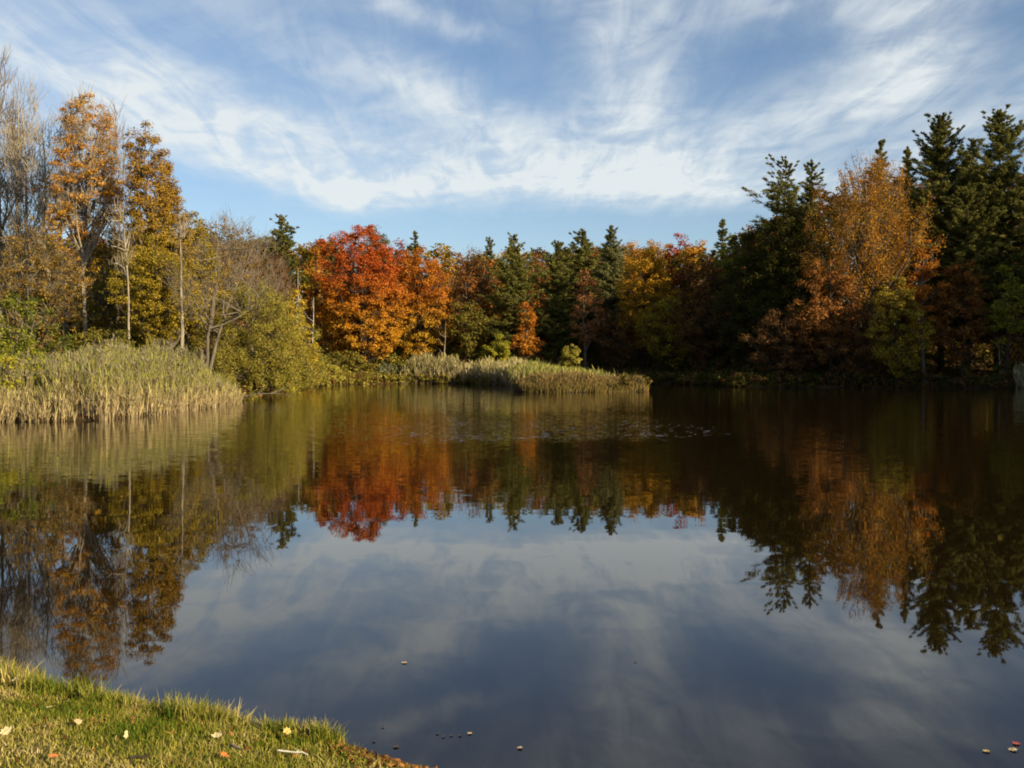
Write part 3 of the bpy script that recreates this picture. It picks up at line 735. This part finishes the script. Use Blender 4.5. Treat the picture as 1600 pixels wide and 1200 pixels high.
# ------------------------------------------------------------------ reeds and sedge
def reeds(name, label, x, y, hfun, mats, rng, w=.018, nleaf=5, leaflen=.55, lw=.03, plume=.6, lean=.12):
    """stalks with arching leaves and a plume each"""
    n = len(x); z = ground(x, y).clip(-.25); h = hfun(x, y) * rng.uniform(.5, 1.18, n)
    B = np.stack([x, y, z], 1)
    dl = rng.normal(size=(n, 2)) * lean
    Tp = B + np.stack([dl[:, 0] * h, dl[:, 1] * h, h], 1)
    st = Bag(); st.twigs(B, Tp, w * .6, w * .25, rng, .05)
    lf = Bag()
    idx = np.repeat(np.arange(n), nleaf); m_ = len(idx)
    s = rng.uniform(.32, .98, m_)[:, None]
    P0 = B[idx] * (1 - s) + Tp[idx] * s
    a = rng.uniform(0, 6.283, m_); el = rng.uniform(1.6, 4.2, m_)
    L = (leaflen * rng.uniform(.6, 1.3, m_))[:, None]
    dv = unit(np.stack([np.cos(a), np.sin(a), el], 1))
    side = np.stack([-np.sin(a), np.cos(a), np.zeros(m_)], 1) * (lw * rng.uniform(.7, 1.3, m_))[:, None]
    P1 = P0 + dv * L * .55
    P2 = P1 + unit(dv + np.array([0, 0, -.38])) * L * .5
    V = np.stack([P0 - side * .4, P0 + side * .4, P1 + side, P1 - side, P2 + side * .12, P2 - side * .12], 1)
    Fq = (np.arange(m_)[:, None, None] * 6 + np.array([(0, 1, 2, 3), (3, 2, 4, 5)])[None]).reshape(-1, 4)
    lf.add(V.reshape(-1, 3), Fq)
    pl = Bag()
    if plume > 0:
        kk = np.where(rng.uniform(0, 1, n) < plume)[0]; idx = np.repeat(kk, 5)
        Pp = Tp[idx] + rng.normal(size=(len(idx), 3)) * np.array([.05, .05, .09])
        pl.leaves(Pp, rng.normal(size=(len(idx), 3)), .24, .07, rng, np.array([0, 0, 1.]) + rng.normal(size=(len(idx), 3)) * .35)
    V, Fs, mi, off = [], [], [], 0
    for j, bg in enumerate((st, lf, pl)):
        v, f = bg.get()
        if len(v): V.append(v); Fs.append(f + off); mi += [j] * len(f); off += len(v)
    o = mk(name, np.concatenate(V), np.concatenate(Fs), mats, mi=mi)
    return tag(o, label, 'reeds', kind='stuff')


straw = straw_mat('reed_stalk', [(.42, .32, .16), (.54, .43, .24), (.32, .23, .12)], [(.30, .27, .09), (.40, .34, .13)], .4, 1.8)
rleaf = straw_mat('reed_leaf', [(.46, .35, .16), (.56, .45, .22), (.36, .26, .12)], [(.20, .22, .05), (.30, .29, .07), (.40, .34, .09)], .6, 1.8)
rplume = straw_mat('reed_plume', [(.24, .19, .11), (.30, .24, .14)], [(.20, .17, .11), (.27, .22, .14)], 1, 3)
rng = np.random.default_rng(12)
x, y, d = scatter(19000, (-34, -16, 40, 72), -.5, 13, rng)
k = (np.sin(x * 1.9 + 1.4 * np.sin(y * .9)) * np.sin(y * 1.3 + x * .7) < rng.uniform(.25, 1.1, len(x))) & (x > -.54 * y - 3) & (rng.uniform(0, 1, len(x)) < np.clip(1.15 - d / 14, .25, 1)) & (y < 68 - rng.uniform(0, 6, len(x)) + (x < -19) * 4)
x, y, d = x[k], y[k], d[k]


def hl(x, y):
    dd = np.clip(sdf(x, y), -.5, 20)
    k_ = np.clip(.45 + .55 * (x / y + .52) / .16, .35, 1)
    return k_ * (1.15 + 1.65 * np.clip((dd + .5) / 3.2, 0, 1) + .2 * np.sin(x * 1.3 + y * .55) + .2 * np.sin(x * .5 - y * .9) + .2 * np.sin(x * 3.1 + y)) * np.clip((70 - y) / 9, .22, 1) * np.where((x < -19.5) & (y < 44), .6, 1)


reeds('reed_bed', 'tall straw and green reed bed on the near left shore', x, y, hl, [straw, rleaf, rplume], rng, nleaf=7, leaflen=.5, lw=.016, lean=.07)

straw2 = straw_mat('far_reed_stalk', [(.34, .26, .13), (.44, .35, .20)], [(.26, .22, .10), (.32, .27, .12)], .4, 2.2)
rleaf2 = straw_mat('far_reed_leaf', [(.50, .40, .20), (.58, .48, .26)], [(.38, .33, .13), (.46, .39, .17)], .8, 3.0)
x, y, d = scatter(9000, (-17, 1.5, 122, 152), -.4, 6, rng); k = (x > -15.5) & ~((x > -8) & (y > 146)); x, y = x[k], y[k]
reeds('reed_bed', 'pale tan reeds lining the far shore below the maples and the ragged pine', x, y,
      lambda x, y: 2.1 + 1.1 * np.exp(-((x + 11.5) / 3) ** 2) + .3 * np.sin(x * 1.3) + .2 * np.sin(x * 3.1 + 1), [straw2, rleaf2, rplume], rng, w=.03, lw=.05, leaflen=.7)
x, y, d = scatter(9000, (-2, 14, 100, 146), -.2, 12, rng); k = (x > -.5) & (x < 12); x, y = x[k], y[k]
reeds('reed_bed', 'green reeds on the spit behind the brown sedge', x, y, lambda x, y: 1.75 - .07 * x + .2 * np.sin(x * 1.7 + y), [straw2, rleaf, rplume], rng, w=.025, lw=.045, leaflen=.6, plume=.3)
sedge_s = straw_mat('sedge_stalk', [(.15, .10, .045), (.22, .15, .06)], [(.24, .17, .07), (.30, .21, .09)], .1, 1.2)
sedge_l = straw_mat('sedge_leaf', [(.20, .155, .05), (.27, .20, .06)], [(.19, .135, .055), (.26, .17, .065), (.22, .18, .06)], .1, 1.1)
x, y, d = scatter(26000, (0, 13.5, 91, 103), -.3, 9, rng)


def hs(x, y):
    dd = np.clip(sdf(x, y), -.3, 6)
    return (.32 + .9 * np.clip((dd + .0) / 1.6, 0, 1) + .18 * np.sin(x * 1.1 + 1) + .14 * np.sin(x * 2.9)) * np.clip(.98 - .045 * x, .42, .95) + .55 * np.exp(-((x - 11.9) / .45) ** 2)


reeds('sedge', 'brown and gold sedge covering the low spit in the middle of the pond', x, y, hs, [sedge_s, sedge_l, rplume], rng, w=.02, lw=.035, leaflen=.5, plume=.35, lean=.2)
x, y, d = scatter(14000, (52, 62, 103, 113), -.6, 3.5, rng); k = (x > .5 * y - .9) & (rng.uniform(0, 1, len(x)) < .4); x, y = x[k], y[k]
reeds('reed_bed', 'small pale reed clump at the right frame edge', x, y, lambda x, y: 1.5 + .5 * np.sin(x * 3 + y), [straw2, rleaf2, rplume], rng, w=.03, lw=.05, leaflen=.7)

# ------------------------------------------------------------------ lawn grass in front
rng = np.random.default_rng(21)


def blades(bag, x, y, h, w, rng, lean=.5):
    n = len(x); z = ground(x, y) - .004
    a = rng.uniform(0, 6.283, n); b = rng.uniform(0, 6.283, n)
    side = np.stack([np.cos(a), np.sin(a), np.zeros(n)], 1) * (w / 2)[:, None]
    ld = np.stack([np.cos(b), np.sin(b), np.zeros(n)], 1) * (h * lean * np.abs(rng.normal(size=n)))[:, None]
    P0 = np.stack([x, y, z], 1); P1 = P0 + ld * .35 + np.stack([0 * h, 0 * h, h * .6], 1); P2 = P0 + ld + np.stack([0 * h, 0 * h, h], 1)
    V = np.stack([P0 - side, P0 + side, P1 + side * .8, P1 - side * .8, P2 + side * .12, P2 - side * .12], 1)
    Fq = (np.arange(n)[:, None, None] * 6 + np.array([(0, 1, 2, 3), (3, 2, 4, 5)])[None]).reshape(-1, 4)
    bag.add(V.reshape(-1, 3), Fq)


m, t = newmat('lawn_blades')
geo = t.n('ShaderNodeNewGeometry'); rnd = geo.outputs['Random Per Island']
n1 = t.noise(geo.outputs['Position'], 1.6, 3, .6); n2 = t.noise(geo.outputs['Position'], 6., 2, .5)
f = t.m('ADD', t.m('MULTIPLY_ADD', t.m('SUBTRACT', n1, .5), 2.3, .54), t.m('ADD', t.m('MULTIPLY', t.m('SUBTRACT', rnd, .5), .75), t.m('MULTIPLY', t.m('SUBTRACT', n2, .5), .7)), clamp=True)
col = t.ramp(f, [(0, (.085, .13, .014)), (.28, (.18, .20, .022)), (.5, (.30, .27, .04)), (.72, (.42, .34, .09)), (1, (.52, .41, .18))])
col = t.v('SCALE', col, t.m('MULTIPLY_ADD', t.m('FRACT', t.m('MULTIPLY', rnd, 13.7)), .7, .65))
dd_ = t.n('ShaderNodeBsdfDiffuse'); t.put(dd_.inputs[0], col); tr_ = t.n('ShaderNodeBsdfTranslucent'); t.put(tr_.inputs[0], col)
mx = t.n('ShaderNodeMixShader'); mx.inputs[0].default_value = .3; t.t.links.new(dd_.outputs[0], mx.inputs[1]); t.t.links.new(tr_.outputs[0], mx.inputs[2])
lawnm = finish(m, t, mx.outputs[0])
bag = Bag()
x, y, d = scatter(400000, (-6.5, 1.2, 3.6, 9.8), .0, 6, rng)
k = (x > -.56 * y - .5); x, y, d = x[k], y[k], d[k]
pk = .5 + .5 * np.sin(x * 2.1 + 1.3 * np.sin(y * 1.7)) * np.sin(y * 2.6 + x)
k = rng.uniform(0, 1, len(x)) < .50 + .45 * pk; x, y, d, pk = x[k], y[k], d[k], pk[k]
h = rng.uniform(.016, .042, len(x)) * (.8 + .6 * pk) + .05 * np.exp(-d / .22) * rng.uniform(.3, 1, len(x)) * np.clip((-x - .6) / .5, 0.05, 1)
blades(bag, x, y, h, rng.uniform(.0035, .0075, len(x)), rng, .8)
for (tx, ty, r, hh, n) in ((-1.86, 6.12, .22, .15, 900), (-1.70, 6.05, .16, .13, 500), (-1.22, 5.86, .12, .12, 420), (-1.06, 5.80, .10, .13, 380), (-1.36, 5.92, .10, .12, 350), (-3.42, 6.90, .30, .17, 1400), (-3.0, 6.70, .25, .12, 800),
                           (-2.55, 6.48, .2, .11, 600), (-2.25, 6.36, .18, .09, 400), (-3.9, 7.1, .4, .18, 1400), (-2.75, 6.58, .1, .17, 120), (-2.1, 6.28, .08, .16, 60)):
    r_ = r * np.sqrt(rng.uniform(0, 1, n)); a = rng.uniform(0, 6.283, n)
    x = tx + r_ * np.cos(a); y = ty + r_ * np.sin(a) * .7; k = sdf(x, y) > -.02
    x, y = x[k], y[k]
    blades(bag, x, y, hh * rng.uniform(.4, 1.1, len(x)), rng.uniform(.004, .008, len(x)), rng, .45)
for q in range(60):
    s_ = rng.uniform(0, 1); pi = rng.integers(8, 15); A_, B_ = POND[pi], POND[pi + 1]; n = 70
    tx, ty = A_ * (1 - s_) + B_ * s_ + rng.normal(size=2) * .05
    x = tx + rng.normal(size=n) * .05; y = ty + rng.normal(size=n) * .04; k = sdf(x, y) > -.03; x, y = x[k], y[k]
    blades(bag, x, y, rng.uniform(.05, .15) * rng.uniform(.4, 1.1, len(x)), rng.uniform(.004, .007, len(x)), rng, .6)
V, Fq = bag.get()
tag(mk('grass', V, Fq, lawnm), 'short green and straw coloured grass on the near bank, longer at the water edge', 'grass', kind='stuff')


# ------------------------------------------------------------------ leaves and twigs
def leaf_m(name, c):
    m, t = newmat(name)
    tc = t.n('ShaderNodeTexCoord').outputs['Object']
    n1 = t.noise(tc, 30, 3, .6)
    col = t.v('SCALE', (c[0], c[1], c[2]), t.m('MULTIPLY_ADD', n1, .9, .55))
    p = t.n('ShaderNodeBsdfPrincipled'); t.put(p.inputs['Base Color'], col); p.inputs['Roughness'].default_value = .6
    return finish(m, t, p.outputs[0])


LM = {'orange': leaf_m('leaf_orange', (.55, .17, .03)), 'yellow': leaf_m('leaf_yellow', (.52, .38, .10)), 'cream': leaf_m('leaf_cream', (.56, .45, .22)),
      'tan': leaf_m('leaf_tan', (.45, .32, .16)), 'brown': leaf_m('leaf_brown', (.16, .07, .03)), 'red': leaf_m('leaf_red', (.42, .06, .03)), 'dark': leaf_m('leaf_dark', (.05, .035, .02))}
MAPLE = [(0, -.45), (.14, -.30), (.40, -.36), (.38, -.14), (.60, .04), (.42, .16), (.46, .40), (.24, .34), (0, .62), (-.24, .34), (-.46, .40), (-.42, .16), (-.60, .04), (-.38, -.14), (-.40, -.36), (-.14, -.30)]


def leaf_shape(size, curl, rng):
    """a lobed leaf: centre point, ring of half points and outline, curled along its midrib, with a stalk"""
    o = np.array(MAPLE) * (1 + rng.normal(size=(16, 2)) * .07); V = [(0, 0, 0)] + [tuple(p * .5) + (0,) for p in o] + [tuple(p) + (0,) for p in o]
    V = np.array(V) * size
    V[:, 2] = curl * (V[:, 0] ** 2) / size * .8 + curl * .3 * V[:, 1] ** 2 / size + rng.normal(size=len(V)) * size * .03
    F = []
    for i in range(16):
        j = (i + 1) % 16
        F.append((0, 1 + i, 1 + j, 1 + j)); F.append((1 + i, 17 + i, 17 + j, 1 + j))
    tri = [(a, b, c) for a, b, c, dd in F[::2]]; qu = F[1::2]
    F3 = tri + [q[:3] for q in qu] + [(q[0], q[2], q[3]) for q in qu]
    b = len(V); st = np.array([(-.02, -.5, 0), (.02, -.5, 0), (0, -1.1, .12)]) * size
    return np.concatenate([V, st]), np.array(F3 + [(b, b + 1, b + 2)])


def put_leaf(u, v, size, c, label, group, zoff=None, tilt=.3, curl=.5, name='fallen_leaf', floating=False):
    rng = np.random.default_rng(int(u * 7 + v))
    if floating:
        Yd = CAMZ * 1600 / (v - 575) * 1.0; z = .006; tilt = .04
    else:
        Yd = CAMZ * 1600 / (v - 575)
        for _ in range(12): Yd = (CAMZ - gz(at(u, Yd), Yd) - .03) * 1600 / (v - 575)
        z = gz(at(u, Yd), Yd) + (.045 if sdf(np.array([at(u, Yd)]), np.array([Yd]))[0] > .35 else .085)
    V, F3 = leaf_shape(size * (.85 if floating else 1), .12 if floating else curl, rng)
    o = mk(name, V, F3, LM[c], smooth=False)
    o.location = (at(u, Yd), Yd, z); o.rotation_euler = (rng.normal() * tilt + (0 if floating else .25), rng.normal() * tilt, rng.uniform(0, 6.28))
    return tag(o, label, 'leaf', group)


GF = 'fallen leaves on the grassy bank'; GW = 'leaves floating on the pond'
put_leaf(57, 1140, .055, 'orange', 'single bright orange leaf on the grass left of the straw patch', GF)
put_leaf(6, 1150, .060, 'cream', 'pale cream leaf on the grass cut by the left frame edge', GF)
put_leaf(80, 1189, .05, 'orange', 'orange leaf on the grass at the bottom edge of the frame', GF)
put_leaf(112, 1076, .06, 'yellow', 'yellow leaf at the grassy water edge, left of the upright tan leaf', GF, tilt=.5)
put_leaf(130, 1089, .055, 'tan', 'flat tan leaf just below the yellow leaf by the water edge', GF)
put_leaf(165, 1080, .075, 'cream', 'pale leaf standing upright in the longer grass by the water', GF, tilt=1.1)
put_leaf(72, 1112, .05, 'cream', 'cream leaf lying in green grass above the orange leaf', GF)
put_leaf(4, 1050, .06, 'yellow', 'yellow leaf in long grass at the top corner of the bank', GF, tilt=.8)
put_leaf(118, 1135, .045, 'tan', 'tan leaf on the grass right of the bright orange leaf', GF)
put_leaf(256, 1111, .05, 'tan', 'dull tan leaf on the grass halfway along the bank', GF)
put_leaf(357, 1118, .085, 'brown', 'dark brown curled leaf lying beside the grass tuft', GF, curl=1.6, tilt=.6)
put_leaf(336, 1157, .055, 'cream', 'pale cream leaf on the grass below the dark brown curled leaf', GF)
put_leaf(448, 1162, .05, 'yellow', 'pale yellow leaf on the grass above the white stick', GF)
put_leaf(348, 1188, .05, 'orange', 'orange brown leaf in green grass between the twig and the bottom edge', GF)
put_leaf(195, 1155, .045, 'cream', 'small cream leaf standing in the straw coloured grass', GF, tilt=1.0)
put_leaf(490, 1152, .06, 'brown', 'brown leaf caught at the foot of the last grass tuft', GF, tilt=.9)
put_leaf(20, 1078, .05, 'cream', 'small cream leaf in the green grass under the corner tuft', GF)
put_leaf(631, 1038, .05, 'tan', 'single tan leaf floating in the middle of the open water', GW, floating=True)
put_leaf(1545, 1178, .045, 'yellow', 'yellow leaf floating left of the cream leaf', GW, floating=True)
put_leaf(1588, 1176, .06, 'cream', 'cream leaf floating by the right frame edge', GW, floating=True)
put_leaf(1592, 1166, .05, 'red', 'red leaf floating just behind the cream leaf', GW, floating=True)
put_leaf(812, 1173, .04, 'tan', 'small tan leaf floating alone near the bottom edge', GW, floating=True)
put_leaf(734, 1150, .035, 'tan', 'tan leaf at the right end of the row of dark floating leaves', GW, floating=True)
for u, v, lab in ((683, 1150, 'dark leaf at the left end of the row floating near the bank'), (692, 1155, 'dark leaf second in the row floating near the bank'), (704, 1153, 'smallest dark leaf in the middle of the floating row'), (718, 1153, 'dark leaf next to the tan one in the floating row'),
                  (597, 1140, 'dark leaf floating off the last grass tuft'), (583, 1162, 'dark leaf floating close to the leaf littered edge'), (617, 1171, 'wide dark leaf floating against the leaf littered edge'), (993, 1037, 'lone dark leaf far out on the reflected clouds')):
    put_leaf(u, v, .028 if v != 1171 else .045, 'dark', lab, GW, floating=True)


def stick(label, u0, v0, u1, v1, r, mat):
    bg = Bag(); P = []
    rng = np.random.default_rng(int(u0))
    for s in np.linspace(0, 1, 6):
        u = u0 + (u1 - u0) * s; v = v0 + (v1 - v0) * s; Yd = 5.9
        for _ in range(14): Yd = (CAMZ - gz(at(u, Yd), Yd) - .04) * 1600 / (v - 575)
        P.append((at(u, Yd), Yd + rng.normal() * .004, gz(at(u, Yd), Yd) + .04 + rng.normal() * .003))
    P = np.array(P); c = P[0].copy()
    bg.tube(P - c, np.linspace(r, r * .55, 6), 6)
    bg.tube(np.array([P[3] - c, P[3] - c + (.01, .012, .006), P[3] - c + (.014, .022, .008)]), [r * .5, r * .4, r * .2], 5)
    V, Fq = bg.get(); o = mk('stick', V, Fq, M[mat], smooth=True); o.location = c
    tag(o, label, 'stick', 'sticks on the grassy bank')


stick('straight whitish stick lying on the grass near the bottom edge', 432, 1175, 480, 1181, .005, 'bark_white')
stick('short dark twig lying on the grass left of the whitish stick', 358, 1167, 374, 1174, .009, 'bark_grey')
stick('dark twig on the grass low at the bottom edge', 200, 1186, 230, 1184, .008, 'bark_dark')
stick('pale stick at the leaf littered waterline', 628, 1194, 672, 1199, .008, 'bark_pale')

bag = Bag(); rng = np.random.default_rng(5)
x, y, d = scatter(26000, (-1.3, 1.2, 4.6, 6.4), -.04, .28, rng); k = rng.uniform(0, 1, len(x)) < np.exp(-np.abs(d - .05) / .09) * .5; x, y = x[k], y[k]
z = np.maximum(ground(x, y), 0.002) + .012
bag.leaves(np.stack([x, y, z + rng.uniform(0, .02, len(x))], 1), np.array([0, 0, 1.]) + rng.normal(size=(len(x), 3)) * .35, rng.uniform(.025, .06, len(x)), rng.uniform(.015, .04, len(x)), rng)
x, y, d = scatter(900, (-4.2, .6, 4.2, 7.2), .05, 3, rng); k = (x > -.56 * y - .3); x, y = x[k], y[k]
bag.leaves(np.stack([x, y, ground(x, y) + rng.uniform(.012, .04, len(x))], 1), np.array([0, 0, 1.]) + rng.normal(size=(len(x), 3)) * .5, rng.uniform(.015, .045, len(x)), rng.uniform(.01, .028, len(x)), rng)
V, Fq = bag.get(); tag(mk('leaf_litter', V, Fq, M['litter']), 'red brown leaf litter along the waterline and scattered crumbs of it on the grass', 'leaf litter', kind='stuff')

# fallen branch on the shore by the willow bush
bg = Bag(); bg.tube(np.array([(0, 0, .1), (1.2, -.2, .32), (2.6, -.5, .35), (3.9, -.9, .2)]), [.06, .05, .035, .012], 6)
bg.tube(np.array([(1.2, -.2, .32), (1.6, -.6, .7), (2.2, -.9, .95)]), [.05, .035, .01], 5)
bg.tube(np.array([(2.2, -.4, .34), (2.9, -.2, .6), (3.4, -.1, .9)]), [.04, .03, .01], 5)
V, Fq = bg.get(); o = mk('fallen_branch', V, Fq, M['bark_grey'], smooth=True); o.location = (at(375, 70), 70, .12)
tag(o, 'fallen branch lying over the water at the end of the reed bed', 'branch')

# ------------------------------------------------------------------ sky, sun, camera
sc = bpy.context.scene
w = bpy.data.worlds.new('World'); sc.world = w; w.use_nodes = True
w.node_tree.nodes.clear(); t = NT(w.node_tree)
sky = t.n('ShaderNodeTexSky', sky_type='NISHITA'); sky.sun_disc = False
sky.sun_elevation = R_(SUN_EL); sky.sun_rotation = R_(SUN_AZ); sky.altitude = 200; sky.air_density = 1.0; sky.dust_density = .6; sky.ozone_density = 1.6
dirv = t.n('ShaderNodeTexCoord').outputs['Generated']
sp = t.n('ShaderNodeSeparateXYZ'); t.put(sp.inputs[0], dirv)
dx, dy, dz = sp.outputs
zc = t.m('ADD', t.m('MAXIMUM', dz, 0.), .05)
px = t.m('DIVIDE', dx, zc); py = t.m('DIVIDE', dy, zc)
az0 = t.m('ARCTAN2', dx, dy); el0 = t.m('ARCSINE', dz)
wv = t.v('SUBTRACT', t.noise(t.xyz(az0, t.m('MULTIPLY', el0, 2.0), 0.), 7., 4, .6, out=1), (.5, .5, .5))
ws = t.n('ShaderNodeSeparateXYZ'); t.put(ws.inputs[0], wv)
az = t.m('ADD', az0, t.m('MULTIPLY', ws.outputs[0], .11)); el = t.m('ADD', el0, t.m('MULTIPLY', ws.outputs[1], .05))


def ae(u, v):
    a = math.atan((u - 800) / 1600); return a, math.atan((575 - v) / 1600 * math.cos(a))


mask = None
# cirrus banks: centre (as seen over the pond), half length, half thickness, tilt, weight
for u, v, su, sv, rot, amp in ((60, 210, 330, 60, -8, .42), (470, 285, 200, 30, -11, .72), (640, 305, 160, 20, 4, .40), (860, 262, 280, 55, 3, .58), (1090, 290, 240, 36, -3, .60),
                               (985, 120, 75, 130, 12, .60), (1395, 95, 85, 55, 25, .78), (1290, 170, 190, 38, 14, .42), (1500, 205, 170, 34, 22, .50), (250, 120, 260, 50, -22, .34),
                               (560, 110, 260, 40, -20, .34), (690, 150, 120, 30, -28, .36), (640, 25, 110, 18, -16, .50), (430, 200, 300, 40, -8, .30), (1180, 10, 160, 40, 5, .30), (1420, 8, 130, 22, 0, .40), (30, 60, 180, 70, -15, .30), (1230, 330, 150, 22, 0, .3), (820, 235, 560, 95, 0, .16), (150, 150, 420, 120, -12, .16)):
    a0, e0 = ae(u, v); r = R_(rot); c, s = math.cos(r), math.sin(r)
    da = t.m('SUBTRACT', az, a0); de = t.m('SUBTRACT', el, e0)
    p_ = t.m('DIVIDE', t.m('ADD', t.m('MULTIPLY', da, c), t.m('MULTIPLY', de, s)), su / 1600)
    q_ = t.m('DIVIDE', t.m('SUBTRACT', t.m('MULTIPLY', de, c), t.m('MULTIPLY', da, s)), sv / 1600)
    g_ = t.m('MULTIPLY', t.m('POWER', math.e, t.m('MULTIPLY', t.m('ADD', t.m('MULTIPLY', p_, p_), t.m('MULTIPLY', q_, q_)), -.8)), amp)
    mask = g_ if mask is None else t.m('ADD', mask, g_)
# elsewhere round the sky: loose cirrus; high front veil added to grey the reflections
behind = t.m('MULTIPLY', t.mapr(t.m('ABSOLUTE', az0), .5, .8), .12)
over = t.m('MULTIPLY', t.mapr(el0, .30, .42), t.m('MULTIPLY_ADD', t.mapr(t.m('ABSOLUTE', az0), .9, .5), .55, .08))
mask = t.m('ADD', mask, t.m('MAXIMUM', behind, over))
fib = t.noise(t.xyz(t.m('MULTIPLY', px, 2.2), t.m('MULTIPLY', py, .46), 3.), 3.2, 9, .60, .8)
fib2 = t.noise(t.xyz(t.m('ADD', t.m('MULTIPLY', px, .8), t.m('MULTIPLY', py, .35)), t.m('SUBTRACT', t.m('MULTIPLY', py, .55), t.m('MULTIPLY', px, .2)), 9.), 5.0, 9, .60, .7)
nn = t.m('ADD', t.m('MULTIPLY', fib, .55), t.m('MULTIPLY', fib2, .45))
nn = t.mapr(nn, .36, .66)
den = t.m('MULTIPLY', mask, t.m('MULTIPLY_ADD', nn, .98, .46))
slope = t.m('MINIMUM', t.m('MULTIPLY', t.m('MAXIMUM', t.m('SUBTRACT', t.m('MULTIPLY', az0, -1.), .17), 0.), .26), .045)
lowe = t.m('SUBTRACT', t.m('ADD', el0, t.m('MULTIPLY', ws.outputs[0], .05)), slope)
den = t.m('MULTIPLY', den, t.mapr(lowe, ae(800, 352)[1], ae(800, 292)[1], .15, 1.))
den = t.m('MULTIPLY', t.mapr(den, .04, 1.05, 0., 1., smooth=False), .92)
lowfade = t.mapr(el0, .0, .05)
den = t.m('MULTIPLY', den, lowfade)
skyc = t.v('MULTIPLY', sky.outputs[0], (1.0, 1.03, 1.10))
CLOUD = (6.7, 7.15, 7.25)
colr = t.mix(den, skyc, CLOUD)
bgd = t.n('ShaderNodeBackground'); t.put(bgd.inputs[0], colr); bgd.inputs[1].default_value = .07
o_ = t.n('ShaderNodeOutputWorld'); t.t.links.new(bgd.outputs[0], o_.inputs[0])

sl = bpy.data.lights.new('sun', 'SUN'); sl.energy = 5.0; sl.angle = R_(.53); sl.color = (1., .83, .55)
so = bpy.data.objects.new('sun', sl); C.objects.link(so)
a, e = R_(SUN_AZ), R_(SUN_EL)
so.rotation_euler = Vector((math.sin(a) * math.cos(e), math.cos(a) * math.cos(e), math.sin(e))).to_track_quat('Z', 'Y').to_euler()
so.location = (60, -30, 60)

cam = bpy.data.cameras.new('camera'); co = bpy.data.objects.new('camera', cam); C.objects.link(co)
cam.sensor_width = 36; cam.lens = 36.0; cam.clip_end = 6000; cam.clip_start = .1
co.location = (0, 0, CAMZ); co.rotation_euler = (R_(90) - math.atan(25 / 1600), 0, 0)
sc.camera = co

sc.view_settings.view_transform = 'Standard'; sc.view_settings.look = 'None'; sc.view_settings.exposure = 0.78; sc.view_settings.gamma = 1
sc.render.engine = 'CYCLES'
cy = sc.cycles
cy.max_bounces = 5; cy.diffuse_bounces = 1; cy.glossy_bounces = 2; cy.transmission_bounces = 3; cy.caustics_reflective = False; cy.caustics_refractive = False
cy.use_denoising = True
try: cy.denoiser = 'OPENIMAGEDENOISE'
except Exception: pass
cy.filter_width = 1.9
